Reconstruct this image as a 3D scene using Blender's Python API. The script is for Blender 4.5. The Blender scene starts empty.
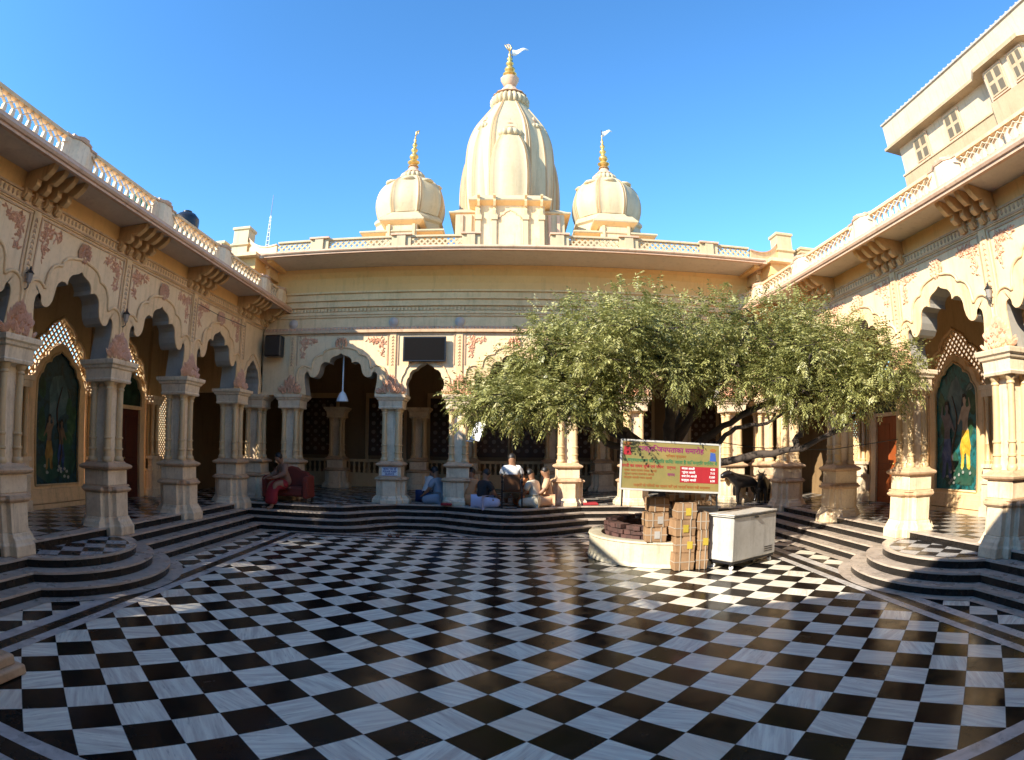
import bpy, bmesh, math, random
from mathutils import Vector, Matrix, Euler
from mathutils import noise as mnoise
R = math.radians; PI = math.pi
rnd = random.Random(7)
scene = bpy.context.scene
COL = scene.collection

# ------------------------------------------------------------------ camera (fisheye lens)
cd = bpy.data.cameras.new('camera'); cam = bpy.data.objects.new('camera', cd); COL.objects.link(cam); scene.camera = cam
cd.type = 'PANO'; cd.panorama_type = 'FISHEYE_EQUISOLID'
cd.sensor_fit = 'HORIZONTAL'; cd.sensor_width = 36.0
cd.fisheye_lens = 598.0 / 1024 * 36; cd.fisheye_fov = R(180)
cd.shift_x = (512 - 497.7) / 1024; cd.shift_y = (416.4 - 380) / 760
cd.clip_start = 0.05; cd.clip_end = 3000
YAW, PIT, ROL = -.0103, .0519, -.0091
def cam_axes():
    cy, sy, cp, sp, cr, sr = math.cos(YAW), math.sin(YAW), math.cos(PIT), math.sin(PIT), math.cos(ROL), math.sin(ROL)
    Xa = Vector((cy, -sy, 0)); Ya = Vector((sy, cy, 0)); Za = Vector((0, 0, 1))
    f = Ya * cp + Za * sp; zu = -Ya * sp + Za * cp
    return Xa * cr - zu * sr, Xa * sr + zu * cr, f
rt, up, fw = cam_axes()
mrot = Matrix((rt, up, -fw)).transposed()
cam.matrix_world = Matrix.Translation((-.26, 0, 2.1307)) @ mrot.to_4x4()

# ------------------------------------------------------------------ light
SUN_DIR = Vector((1.309, 1.0, -1.0)).normalized()          # the way the light travels
world = bpy.data.worlds.new('World'); scene.world = world; world.use_nodes = True
wn = world.node_tree; bg = wn.nodes['Background']
sky = wn.nodes.new('ShaderNodeTexSky'); sky.sky_type = 'NISHITA'; sky.sun_disc = False
sky.sun_elevation = R(31.3); sky.sun_rotation = math.atan2(-SUN_DIR.x, -SUN_DIR.y)
sky.air_density = 1.0; sky.dust_density = 0.0; sky.ozone_density = 3.2; sky.altitude = 0
hs = wn.nodes.new('ShaderNodeHueSaturation'); hs.inputs['Saturation'].default_value = 1.12; wn.links.new(sky.outputs[0], hs.inputs['Color'])
tint = wn.nodes.new('ShaderNodeMix'); tint.data_type = 'RGBA'; tint.blend_type = 'MULTIPLY'; tint.inputs[0].default_value = 1; tint.inputs[7].default_value = (.44, .615, .68, 1)
wn.links.new(hs.outputs[0], tint.inputs[6]); wn.links.new(tint.outputs[2], bg.inputs[0]); bg.inputs[1].default_value = 0.15
sd = bpy.data.lights.new('sun', 'SUN'); so = bpy.data.objects.new('sun', sd); COL.objects.link(so)
sd.energy = 2.75; sd.angle = R(.5); sd.color = (1, .93, .80)
so.rotation_euler = SUN_DIR.to_track_quat('-Z', 'Y').to_euler(); so.location = (-20, -16, 30)
scene.view_settings.view_transform = 'Standard'; scene.view_settings.look = 'None'
scene.view_settings.gamma = 1; scene.view_settings.exposure = 1.85
scene.render.engine = 'CYCLES'; scene.cycles.max_bounces = 8; scene.cycles.use_denoising = True

# ------------------------------------------------------------------ materials
def new_mat(name):
    m = bpy.data.materials.new(name); m.use_nodes = True
    nt = m.node_tree; return m, nt, nt.nodes['Principled BSDF']
def nd(nt, t, **k):
    n = nt.nodes.new(t)
    for a, v in k.items(): setattr(n, a, v)
    return n
def mth(nt, op, a, b=None, c=None):
    n = nd(nt, 'ShaderNodeMath', operation=op)
    for i, v in enumerate((a, b, c)):
        if v is None: continue
        if hasattr(v, 'is_linked'): nt.links.new(v, n.inputs[i])
        else: n.inputs[i].default_value = v
    return n.outputs[0]
def mixc(nt, f, a, b, blend='MIX'):
    n = nd(nt, 'ShaderNodeMix', data_type='RGBA', blend_type=blend)
    for s, v in ((0, f), (6, a), (7, b)):
        if hasattr(v, 'is_linked'): nt.links.new(v, n.inputs[s])
        elif s == 0: n.inputs[0].default_value = v
        else: n.inputs[s].default_value = (*v[:3], 1)
    return n.outputs[2]
def objco(nt, world_space=True):
    if world_space:
        return nd(nt, 'ShaderNodeNewGeometry').outputs['Position']
    return nd(nt, 'ShaderNodeTexCoord').outputs['Object']
def noise_(nt, co, scale, detail=4, rough=.55, dist=0):
    n = nd(nt, 'ShaderNodeTexNoise'); n.inputs['Scale'].default_value = scale; n.inputs['Detail'].default_value = detail
    n.inputs['Roughness'].default_value = rough; n.inputs['Distortion'].default_value = dist
    nt.links.new(co, n.inputs['Vector']); return n.outputs['Fac']
def ramp(nt, f, stops):
    n = nd(nt, 'ShaderNodeValToRGB'); nt.links.new(f, n.inputs[0]); el = n.color_ramp.elements
    while len(el) < len(stops): el.new(.5)
    for e, (p, c) in zip(el, stops): e.position = p; e.color = (*c, 1) if len(c) == 3 else c
    return n.outputs[0]
def mapr(nt, v, a, b, c, d):
    n = nd(nt, 'ShaderNodeMapRange'); nt.links.new(v, n.inputs[0])
    for i, x in enumerate((a, b, c, d)): n.inputs[1 + i].default_value = x
    return n.outputs[0]
def bump(nt, b, h, strength=.2, dist=.01):
    n = nd(nt, 'ShaderNodeBump'); n.inputs['Strength'].default_value = strength; n.inputs['Distance'].default_value = dist
    nt.links.new(h, n.inputs['Height']); nt.links.new(n.outputs[0], b.inputs['Normal'])
def paint(name, c, stain=None, amt=.35, rough=.6, scale=1.6, bstr=.15, metal=0):
    """painted plaster: broad tone drift, fine mottling, vertical grime streaks, slight unevenness"""
    m, nt, b = new_mat(name); co = objco(nt)
    stain = stain or tuple(x * .72 for x in c)
    n1 = noise_(nt, co, scale, 5, .6); n2 = noise_(nt, co, scale * 9, 4, .65)
    mp = nd(nt, 'ShaderNodeMapping'); mp.inputs['Scale'].default_value = (5, 5, .45); nt.links.new(co, mp.inputs[0])
    n3 = noise_(nt, mp.outputs[0], 1.3, 5, .7)
    f = mth(nt, 'MULTIPLY', mapr(nt, n1, .42, .72, 0, 1), amt)
    col = mixc(nt, f, c, stain)
    f2 = mth(nt, 'MULTIPLY', mapr(nt, n2, .5, .8, 0, 1), amt * .8)
    col = mixc(nt, f2, col, tuple(x * .8 for x in stain))
    f3 = mth(nt, 'MULTIPLY', mapr(nt, n3, .52, .74, 0, 1), amt * 1.1)
    col = mixc(nt, f3, col, tuple(x * .62 for x in stain))
    nt.links.new(col, b.inputs['Base Color']); b.inputs['Roughness'].default_value = rough; b.inputs['Metallic'].default_value = metal
    bump(nt, b, noise_(nt, co, 35, 4), bstr, .004)
    return m
def plain(name, c, rough=.5, metal=0, spec=None, amt=.15):
    return paint(name, c, None, amt, rough, 3, .05, metal)

def checker(name, T, rot, ox, oy, white, black, rough=.2, flip=0):
    m, nt, b = new_mat(name); co = objco(nt)
    sep = nd(nt, 'ShaderNodeSeparateXYZ'); nt.links.new(co, sep.inputs[0])
    x = mth(nt, 'SUBTRACT', sep.outputs[0], ox); y = mth(nt, 'SUBTRACT', sep.outputs[1], oy)
    c, s = math.cos(rot) / T, math.sin(rot) / T
    A = mth(nt, 'ADD', mth(nt, 'MULTIPLY', x, c), mth(nt, 'MULTIPLY', y, s))
    B = mth(nt, 'SUBTRACT', mth(nt, 'MULTIPLY', x, s), mth(nt, 'MULTIPLY', y, c))
    fa = mth(nt, 'FLOOR', A); fb = mth(nt, 'FLOOR', B)
    par = mth(nt, 'FLOORED_MODULO', mth(nt, 'ADD', mth(nt, 'ADD', fa, fb), flip), 2.0)   # 0 black 1 white
    cell = nd(nt, 'ShaderNodeCombineXYZ'); nt.links.new(fa, cell.inputs[0]); nt.links.new(fb, cell.inputs[1])
    wnz = nd(nt, 'ShaderNodeTexWhiteNoise', noise_dimensions='2D'); nt.links.new(cell.outputs[0], wnz.inputs[0])
    rv = wnz.outputs['Value']; rc = nd(nt, 'ShaderNodeSeparateColor'); nt.links.new(wnz.outputs['Color'], rc.inputs[0])
    # veins running along one side of each slab, direction and offset picked per slab
    pos = nd(nt, 'ShaderNodeCombineXYZ')
    pick = mth(nt, 'GREATER_THAN', rc.outputs[0], .45)
    la = mth(nt, 'ADD', mth(nt, 'MULTIPLY', A, mth(nt, 'SUBTRACT', 1.0, pick)), mth(nt, 'MULTIPLY', B, pick))
    lb = mth(nt, 'ADD', mth(nt, 'MULTIPLY', B, mth(nt, 'SUBTRACT', 1.0, pick)), mth(nt, 'MULTIPLY', A, pick))
    tilt = mth(nt, 'MULTIPLY', mth(nt, 'SUBTRACT', rc.outputs[1], .5), .9)
    lb2 = mth(nt, 'ADD', lb, mth(nt, 'MULTIPLY', la, tilt))
    nt.links.new(mth(nt, 'MULTIPLY', la, .55), pos.inputs[0]); nt.links.new(mth(nt, 'MULTIPLY', lb2, 6.0), pos.inputs[1])
    nt.links.new(mth(nt, 'MULTIPLY', rc.outputs[2], 60), pos.inputs[2])
    v1 = noise_(nt, pos.outputs[0], 1.0, 7, .62, .5); v2 = noise_(nt, pos.outputs[0], 3.1, 5, .7, .3)
    wv = mixc(nt, mapr(nt, v1, .38, .66, 0, 1), tuple(min(.95, w * 1.15) for w in white), tuple(w * .70 for w in white))
    wv = mixc(nt, mapr(nt, v2, .57, .70, 0, .85), wv, tuple(w * .42 for w in white))
    warm = mth(nt, 'MULTIPLY', mapr(nt, rc.outputs[2], .72, 1, 0, 1), .5)
    wv = mixc(nt, warm, wv, (white[0] * .95, white[1] * .80, white[2] * .66))
    wv = mixc(nt, mapr(nt, rv, 0, 1, 0, .2), wv, tuple(w * .6 for w in white))
    bn = noise_(nt, co, 60, 3)
    bk = mixc(nt, mapr(nt, rv, 0, 1, 0, 1), black, (black[0] * 1.9, black[1] * 1.5, black[2] * 1.25))
    bk = mixc(nt, mapr(nt, bn, .5, .75, 0, .35), bk, tuple(v * 2.4 for v in black))
    col = mixc(nt, par, bk, wv)
    # worn film of dust in broad patches, joints
    dust = noise_(nt, co, .7, 5, .6)
    col = mixc(nt, mapr(nt, dust, .45, .8, 0, .06), col, (.26, .22, .18)); b.inputs['Specular IOR Level'].default_value = .09
    ga = mth(nt, 'ABSOLUTE', mth(nt, 'SUBTRACT', mth(nt, 'FRACT', A), .5)); gb = mth(nt, 'ABSOLUTE', mth(nt, 'SUBTRACT', mth(nt, 'FRACT', B), .5))
    g = mth(nt, 'GREATER_THAN', mth(nt, 'MAXIMUM', ga, gb), .4945)
    col = mixc(nt, mth(nt, 'MULTIPLY', g, .7), col, (.10, .095, .09))
    nt.links.new(col, b.inputs['Base Color'])
    rn = noise_(nt, co, 2.2, 6, .65)
    ro = mth(nt, 'ADD', mapr(nt, rn, .35, .68, rough * .7, rough * 2.0), mth(nt, 'MULTIPLY', g, .3))
    nt.links.new(ro, b.inputs['Roughness'])
    h = mth(nt, 'ADD', mth(nt, 'MULTIPLY', noise_(nt, co, 5, 3), .35), mth(nt, 'MULTIPLY', mth(nt, 'SUBTRACT', 1.0, g), .4))
    h = mth(nt, 'ADD', h, mth(nt, 'MULTIPLY', rv, .12))
    bump(nt, b, h, .25, .004)
    return m
def marble(name, c, rough=.3):
    m, nt, b = new_mat(name); co = objco(nt)
    mp = nd(nt, 'ShaderNodeMapping'); mp.inputs['Scale'].default_value = (1, 1, 6); mp.inputs['Rotation'].default_value = (0, 0, .5); nt.links.new(co, mp.inputs[0])
    v = noise_(nt, mp.outputs[0], 3.5, 8, .65, 1.2)
    col = ramp(nt, v, [(.3, tuple(x * .55 for x in c)), (.5, c), (.72, tuple(min(1, x * 1.25) for x in c))])
    col = mixc(nt, mapr(nt, noise_(nt, co, .9, 4), .45, .8, 0, .35), col, (c[0] * .7, c[1] * .62, c[2] * .5))
    nt.links.new(col, b.inputs['Base Color'])
    nt.links.new(mapr(nt, noise_(nt, co, 3, 4), .3, .7, rough * .7, rough * 1.5), b.inputs['Roughness'])
    return m

CREAM = (.88, .60, .32)
M = dict(
    cream=paint('cream_plaster', CREAM, (.58, .39, .18), .5),
    panel=paint('pale_cream_plaster', (.88, .64, .37), (.66, .45, .23), .4),
    column=paint('column_paint', (.88, .70, .47), (.52, .35, .20), .6, .5, 2.2),
    colon=paint('colonnette_paint', (.70, .50, .26), (.52, .31, .15), .4, .45),
    ivory=paint('ivory_dome_paint', (.55, .43, .255), (.44, .32, .175), .35, .55, .8),
    ribline=paint('rib_line_paint', (.40, .24, .11), (.30, .17, .07), .5),
    ochre=paint('ochre_wall_paint', (.86, .51, .20), (.68, .40, .15), .3),
    bracket=paint('bracket_paint', (.70, .44, .20), (.46, .26, .11), .5),
    pink=paint('terracotta_relief_paint', (.74, .42, .26), (.62, .32, .18), .5, .6, 5),
    trim=paint('pinkish_trim_paint', (.66, .42, .27), (.46, .25, .15), .5),
    edge=paint('worn_moulding_paint', (.64, .43, .25), (.42, .24, .13), .6),
    soffit=paint('soffit_paint', (.66, .55, .43), (.50, .40, .29), .35),
    blue=paint('blue_grey_intrados_paint', (.38, .34, .28), (.26, .24, .2), .4),
    tan=paint('gallery_wall_paint', (.58, .40, .19), (.40, .25, .10), .4),
    darkw=paint('dark_timber', (.10, .045, .02), None, .4, .4),
    maroon=paint('maroon_door', (.10, .022, .012), (.05, .01, .006), .4, .4),
    door=paint('orange_brown_door', (.36, .085, .02), (.2, .045, .012), .4, .4),
    gold=paint('gilded_metal', (.72, .47, .14), (.40, .22, .06), .5, .32, 3, .1, .6),
    white=plain('white_paint', (.80, .80, .78)),
    roofw=paint('weathered_roof', (.42, .38, .32), None, .4),
    riser=marble('black_granite', (.017, .0145, .013), .26),
    tread=marble('grey_marble', (.50, .41, .33), .3),
    stripw=marble('white_marble_strip', (.54, .49, .44), .28),
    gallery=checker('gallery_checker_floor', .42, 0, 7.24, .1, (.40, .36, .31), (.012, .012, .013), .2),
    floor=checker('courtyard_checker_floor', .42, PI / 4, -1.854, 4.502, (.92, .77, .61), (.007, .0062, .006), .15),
    black=plain('black_plastic', (.015, .015, .018), .35),
    screen=plain('tv_glass', (.006, .005, .005), .7),
    iron=plain('dark_metal', (.05, .05, .05), .4, .6),
    teal=plain('teal_sheet', (.06, .42, .42), .5),
    hallw=paint('hall_shade_tone', (.30, .19, .09), (.16, .09, .04), .4),  # interior gloom put into the wall colour, darker than the gallery tan
    ply=paint('right_building_paint', (.56, .43, .30), (.42, .31, .20), .45),
    plyband=paint('right_building_band', (.46, .33, .19), (.36, .24, .12), .45),
    skin=plain('skin', (.30, .15, .08), .5), hair=plain('black_hair', (.012, .010, .009), .5),
)

M['screen'].node_tree.nodes['Principled BSDF'].inputs['Specular IOR Level'].default_value = .1
M['riser'].node_tree.nodes['Principled BSDF'].inputs['Specular IOR Level'].default_value = .3
# ------------------------------------------------------------------ mesh helpers
WL = {}                                                     # world location of each container
class MB:
    def __init__(s, T=None): s.v = []; s.f = []; s.mi = []; s.T = T or (lambda a, b, c: (a, b, c))
    def add(s, vs, fs, mi=0):
        o = len(s.v); s.v += [s.T(*p) for p in vs]; s.f += [tuple(i + o for i in f) for f in fs]
        s.mi += (list(mi) if isinstance(mi, (list, tuple)) else [mi] * len(fs)); return s
    def box(s, x0, x1, y0, y1, z0, z1, mi=0):
        return s.add([(x0, y0, z0), (x1, y0, z0), (x1, y1, z0), (x0, y1, z0), (x0, y0, z1), (x1, y0, z1), (x1, y1, z1), (x0, y1, z1)],
                     [(0, 3, 2, 1), (4, 5, 6, 7), (0, 1, 5, 4), (1, 2, 6, 5), (2, 3, 7, 6), (3, 0, 4, 7)], mi)
    def prism(s, poly, d0, d1, axis='y', mi=0, side=None):
        """poly in the two other axes; extruded along axis"""
        def P(a, b, d): return {'y': (a, d, b), 'x': (d, a, b), 'z': (a, b, d)}[axis]
        n = len(poly); vs = [P(a, b, d0) for a, b in poly] + [P(a, b, d1) for a, b in poly]
        fs = [tuple(range(n)), tuple(range(2 * n - 1, n - 1, -1))]; ms = [mi, mi]
        for i in range(n):
            j = (i + 1) % n; fs.append((i, i + n, j + n, j)); ms.append(side(i) if side else mi)
        return s.add(vs, fs, ms)
    def strip(s, A, B, d0, d1, axis='y', mi=0):
        """solid band between two polylines of equal length"""
        def P(p, d): return {'y': (p[0], d, p[1]), 'x': (d, p[0], p[1]), 'z': (p[0], p[1], d)}[axis]
        n = len(A); vs = [P(p, d) for d in (d0, d1) for L in (A, B) for p in L]; fs = []
        a0, b0, a1, b1 = 0, n, 2 * n, 3 * n
        for i in range(n - 1):
            fs += [(a0 + i, a0 + i + 1, b0 + i + 1, b0 + i), (a1 + i, b1 + i, b1 + i + 1, a1 + i + 1),
                   (a0 + i, a1 + i, a1 + i + 1, a0 + i + 1), (b0 + i, b0 + i + 1, b1 + i + 1, b1 + i)]
        fs += [(a0, b0, b1, a1), (a0 + n - 1, a1 + n - 1, b1 + n - 1, b0 + n - 1)]
        return s.add(vs, fs, mi)
    def lathe(s, prof, c=(0, 0), n=16, mi=0, lobes=0, amp=0, ph=0, sx=1, sy=1):
        vs = []; fs = []
        for r, z in prof:
            for k in range(n):
                t = 2 * PI * k / n + ph; rr = max(r, .0005) * (1 + amp * abs(math.sin(lobes * t / 2)) if lobes else 1)
                vs.append((c[0] + sx * rr * math.cos(t), c[1] + sy * rr * math.sin(t), z))
        for i in range(len(prof) - 1):
            for k in range(n):
                j = (k + 1) % n; fs.append((i * n + k, i * n + j, (i + 1) * n + j, (i + 1) * n + k))
        fs.append(tuple(range(n - 1, -1, -1))); m = len(prof) - 1; fs.append(tuple(m * n + k for k in range(n)))
        return s.add(vs, fs, mi)
    def tube(s, pts, r, n=8, mi=0):
        pts = [Vector(p) for p in pts]; rr = r if isinstance(r, (list, tuple)) else [r] * len(pts); vs = []; fs = []
        u = None
        for i, p in enumerate(pts):
            t = (pts[min(i + 1, len(pts) - 1)] - pts[max(i - 1, 0)]).normalized()
            if u is None: u = t.orthogonal().normalized()
            u = (u - t * u.dot(t)); u = u.normalized() if u.length > 1e-5 else t.orthogonal().normalized(); w = t.cross(u)
            for k in range(n):
                a = 2 * PI * k / n; vs.append(tuple(p + (u * math.cos(a) + w * math.sin(a)) * rr[i]))
        for i in range(len(pts) - 1):
            for k in range(n):
                j = (k + 1) % n; fs.append((i * n + k, i * n + j, (i + 1) * n + j, (i + 1) * n + k))
        fs.append(tuple(range(n - 1, -1, -1))); m = (len(pts) - 1) * n; fs.append(tuple(m + k for k in range(n)))
        return s.add(vs, fs, mi)
    def ball(s, c, r, n=10, m=7, mi=0, rz=None, ry=None):
        rz = rz or r; ry = ry or r; vs = []; fs = []
        for i in range(m + 1):
            p = PI * i / m
            for k in range(n):
                a = 2 * PI * k / n; vs.append((c[0] + r * math.sin(p) * math.cos(a), c[1] + ry * math.sin(p) * math.sin(a), c[2] + rz * math.cos(p)))
        for i in range(m):
            for k in range(n):
                j = (k + 1) % n; fs.append((i * n + k, (i + 1) * n + k, (i + 1) * n + j, i * n + j))
        return s.add(vs, fs, mi)
    def leaf(s, a, z, ang, L, W, d0, h):
        c, sn = math.cos(ang), math.sin(ang); P = lambda u, v, d: (a + u * c - v * sn, d, z + u * sn + v * c)
        return s.add([P(0, 0, d0), P(L * .4, W / 2, d0), P(L * .8, W * .35, d0), P(L, 0, d0), P(L * .8, -W * .35, d0), P(L * .4, -W / 2, d0), P(L * .25, 0, d0 + h), P(L * .7, 0, d0 + h)],
                     [(0, 1, 6), (1, 2, 7, 6), (2, 3, 7), (3, 4, 7), (4, 5, 6, 7), (5, 0, 6)])
    def loft(s, secs, mi=0):
        n = len(secs[0][1]); vs = []; fs = []
        for z, pl in secs: vs += [(a, b, z) for a, b in pl]
        for i in range(len(secs) - 1):
            for k in range(n):
                j = (k + 1) % n; fs.append((i * n + k, i * n + j, (i + 1) * n + j, (i + 1) * n + k))
        fs.append(tuple(range(n - 1, -1, -1))); m = len(secs) - 1; fs.append(tuple(m * n + k for k in range(n)))
        return s.add(vs, fs, mi)
    def build(s, name, mats, parent=None, smooth=None, recalc=True, bevel=0):
        xs = [v[0] for v in s.v]; ys = [v[1] for v in s.v]; zs = [v[2] for v in s.v]
        o = Vector(((min(xs) + max(xs)) / 2, (min(ys) + max(ys)) / 2, min(zs)))
        me = bpy.data.meshes.new(name); me.from_pydata([tuple(Vector(v) - o) for v in s.v], [], s.f)
        mats = mats if isinstance(mats, (list, tuple)) else [mats]
        for m in mats: me.materials.append(m if not isinstance(m, str) else M[m])
        for p, i in zip(me.polygons, s.mi): p.material_index = i
        if recalc or bevel:
            bm = bmesh.new(); bm.from_mesh(me); bmesh.ops.recalc_face_normals(bm, faces=bm.faces)
            if bevel:
                es = [e for e in bm.edges if len(e.link_faces) == 2 and e.calc_face_angle() > .6]
                bmesh.ops.bevel(bm, geom=es, offset=bevel, segments=1, affect='EDGES', profile=.5, clamp_overlap=True)
            bm.to_mesh(me); bm.free()
        if smooth:
            me.shade_smooth()
            if smooth is not True: me.set_sharp_from_angle(angle=R(smooth))
        ob = bpy.data.objects.new(name, me); COL.objects.link(ob); ob.location = o; WL[ob.name] = o.copy()
        if parent: attach(ob, parent)
        return ob
def attach(ob, parent):
    ob.parent = parent; ob.matrix_parent_inverse = Matrix.Translation(-WL[parent.name])
def tag(o, label=None, cat=None, group=None, kind=None):
    if label: o['label'] = label
    if cat: o['category'] = cat
    if group: o['group'] = group
    if kind: o['kind'] = kind
    return o
def empty(name, loc, label, cat, group=None):
    o = bpy.data.objects.new(name, None); COL.objects.link(o); o.location = loc; o.empty_display_size = .2; WL[o.name] = Vector(loc)
    return tag(o, label, cat, group)
def dup(src, delta, parent=None, rot=0):
    """copy a part with its sub-parts (shared meshes), moved by delta"""
    c = src.copy(); COL.objects.link(c); c.location = src.location + Vector(delta); WL[c.name] = c.location.copy()
    for ch in list(src.children):
        d = ch.copy(); COL.objects.link(d); d.parent = c; d.matrix_parent_inverse = ch.matrix_parent_inverse.copy(); WL[d.name] = WL.get(ch.name, Vector(ch.location)) + Vector(delta)
        for g in list(ch.children):
            e = g.copy(); COL.objects.link(e); e.parent = d; e.matrix_parent_inverse = g.matrix_parent_inverse.copy()
    if parent: attach(c, parent)
    return c
def resample(P, n):
    L = [0]
    for a, b in zip(P, P[1:]): L.append(L[-1] + math.dist(a, b))
    out = []; k = 0
    for i in range(n):
        t = L[-1] * i / (n - 1)
        while k < len(P) - 2 and L[k + 1] < t: k += 1
        f = (t - L[k]) / max(1e-9, L[k + 1] - L[k]); out.append(tuple(P[k][j] + (P[k + 1][j] - P[k][j]) * f for j in range(len(P[0]))))
    return out
def smooth_poly(P, it=2):
    for _ in range(it):
        Q = [P[0]]
        for a, b in zip(P, P[1:]): Q += [tuple(a[i] * .75 + b[i] * .25 for i in range(2)), tuple(a[i] * .25 + b[i] * .75 for i in range(2))]
        Q.append(P[-1]); P = Q
    return P
DY = .27                                                    # the right wing sits a little further back
TL = lambda s, d, z: (-7.2 + d, s, z)                       # left wing frame: s along the wall, d towards the courtyard
TR = lambda s, d, z: (7.2 - d, s + DY, z)
TB = lambda s, d, z: (s, 16.0 - d, z)
def T_in(sg):                                               # inner gallery wall frames
    return (lambda s, d, z: (-10.15 + d, s, z)) if sg < 0 else (lambda s, d, z: (10.15 - d, s + DY, z))

# ------------------------------------------------------------------ ground, courtyard floor, borders
g = MB().add([(-900, -900, -.06), (900, -900, -.06), (900, 900, -.06), (-900, 900, -.06)], [(0, 1, 2, 3)]).build('ground', paint('dry_earth', (.24, .20, .15)), recalc=False)
tag(g, 'dusty ground around the temple', kind='structure'); g['kind'] = 'structure'
g = MB().add([(-8, -.2, 0), (8, -.2, 0), (8, 17, 0), (-8, 17, 0)], [(0, 1, 2, 3)]).build('courtyard_floor', 'floor', recalc=False)
tag(g, 'black and white chequered marble courtyard floor laid on the diagonal', kind='structure')
def band(pts0, pts1, z, name, mat, label):
    n = len(pts0); mb = MB()
    mb.add([(p[0], p[1], z) for p in pts0] + [(p[0], p[1], z) for p in pts1], [(i, i + 1, n + i + 1, n + i) for i in range(n - 1)])
    o = mb.build(name, mat, recalc=False); tag(o, label, kind='structure'); return o
def ring(a, b, name, mat, z):
    x0, x1, y0, y1 = -5.0 - a, 5.0 + a, 2.70 - a, 13.35 + a
    X0, X1, Y0, Y1 = -5.0 - b, 5.0 + b, 2.70 - b, 13.35 + b
    P0 = [(x0, y0), (x1, y0), (x1, y1), (x0, y1), (x0, y0)]; P1 = [(X0, Y0), (X1, Y0), (X1, Y1), (X0, Y1), (X0, Y0)]
    return band(P0, P1, z, name, mat, {'stripw': 'white marble strip', 'riser': 'black granite strip'}[mat] + ' of the floor border')
ring(0, .16, 'floor_strip', 'stripw', .004); ring(.16, .36, 'floor_strip', 'riser', .004); ring(.36, .56, 'floor_strip', 'stripw', .004)

# ------------------------------------------------------------------ steps
RS = .145
def side_line(sg, k, y1, extra=0, arc=True):
    """front edge of step level k of a side flight, in (x,y); sg -1 left, 1 right"""
    x = 6.27 + .29 * k - extra; dy = DY if sg > 0 else 0; cy = 7.42 + dy; cx = 7.485
    P = [(x, 1.43 + (-.27 * k))]
    if arc and k < 3:
        r = 2.065 - .29 * k + extra; h = math.sqrt(r * r - (cx - x) ** 2); a = math.atan2(h, cx - x)
        for i in range(33):
            t = -a + 2 * a * i / 32; P.append((cx - r * math.cos(t), cy + r * math.sin(t)))
    else:
        r = 1.485; h = math.sqrt(r * r - (cx - 6.85) ** 2)
        for i in range(33): P.append((x, cy - h + 2 * h * i / 32))
    P.append((x, y1)); return [(sg * a, b) for a, b in P]
BKH = [(0, 13.97), (.35, 14.0), (.6, 14.08), (.9, 14.22), (1.2, 14.42), (1.55, 14.66), (1.98, 14.97), (2.95, 14.97), (3.25, 14.72), (3.6, 14.28), (3.85, 14.04), (4.15, 13.9), (4.6, 13.82), (6.27, 13.82)]
def back_line(k, extra=0):
    off = .27 * k - extra; P = []
    pts = BKH
    for i, (x, y) in enumerate(pts):
        a = pts[max(i - 1, 0)]; b = pts[min(i + 1, len(pts) - 1)]
        tx, ty = b[0] - a[0], b[1] - a[1]; L = math.hypot(tx, ty); nx, ny = -ty / L, tx / L
        if ny < 0: nx, ny = -nx, -ny
        if i in (0, len(pts) - 1): nx, ny = 0, 1
        P.append((x + nx * off, y + ny * off))
    P[-1] = (6.27 + .29 * k - extra, 13.82 + off)
    return [(-x, y) for x, y in P[::-1]] + P[1:]
def flight(name, label, line, parent_loc):
    root = empty(name, parent_loc, label, 'steps')
    for k in range(4):
        A = line(k, 0); Bk = line(k + 1, -.04) if k < 3 else line(3, -.3)
        A2 = line(k, .025)
        z = RS * (k + 1)
        MB().strip(A, Bk, 0.001 if k == 0 else RS * k - .05, z - .032, 'z').build('riser', 'riser', root)
        MB().strip(A2, Bk, z - .032, z, 'z').build('tread', 'tread', root)
    return root
flight('stone_steps', 'left flight of black risers and grey marble treads with a half round landing', lambda k, e: side_line(-1, k, 13.82 + .27 * k - e, e), (-6.27, 7.4, 0))
flight('stone_steps', 'right flight of black risers and grey marble treads with a half round landing, partly sunlit', lambda k, e: side_line(1, k, 13.82 + .27 * k - e, e), (6.27, 7.7, 0))
flight('stone_steps', 'back flight of curved black risers and grey treads below the temple columns', back_line, (0, 14.9, 0))
fs = MB().strip([(-6.27, 1.43), (6.27, 1.43)], [(-6.27, .2), (6.27, .2)], 0.001, .29, 'z').build('stone_steps', 'tread'); tag(fs, 'front steps below the camera at the entrance side of the courtyard', 'steps')
for sg, w in ((-1, 'left'), (1, 'right')):
    dy = DY if sg > 0 else 0
    A = side_line(sg, 0, 13.8); B_ = [(x - sg * 0, y) for x, y in side_line(sg, 0, 13.8, .24)]
    band(A, B_, .0085, 'marble_path', 'tread', f'grey marble strip at the foot of the {w} steps')
    c = [(sg * (7.45 - 1.40 * math.cos(t)), 7.42 + dy + 1.22 * math.sin(t)) for t in [(-PI / 2 + PI * i / 24) * .93 for i in range(25)]]
    o = MB().add([(x, y, .4385) for x, y in c], [tuple(range(25))]).build('landing_floor', checker('landing_checker', .36, .6, sg * 7.2, 7.42 + dy, (.42, .40, .38), (.012, .012, .013), .2), recalc=False)
    tag(o, f'chequered marble inlay on the {w} half round landing', kind='structure')
A = back_line(0); B_ = back_line(0, .2); band(A, B_, .0082, 'marble_path', 'tread', 'grey marble strip at the foot of the back steps')
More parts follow.
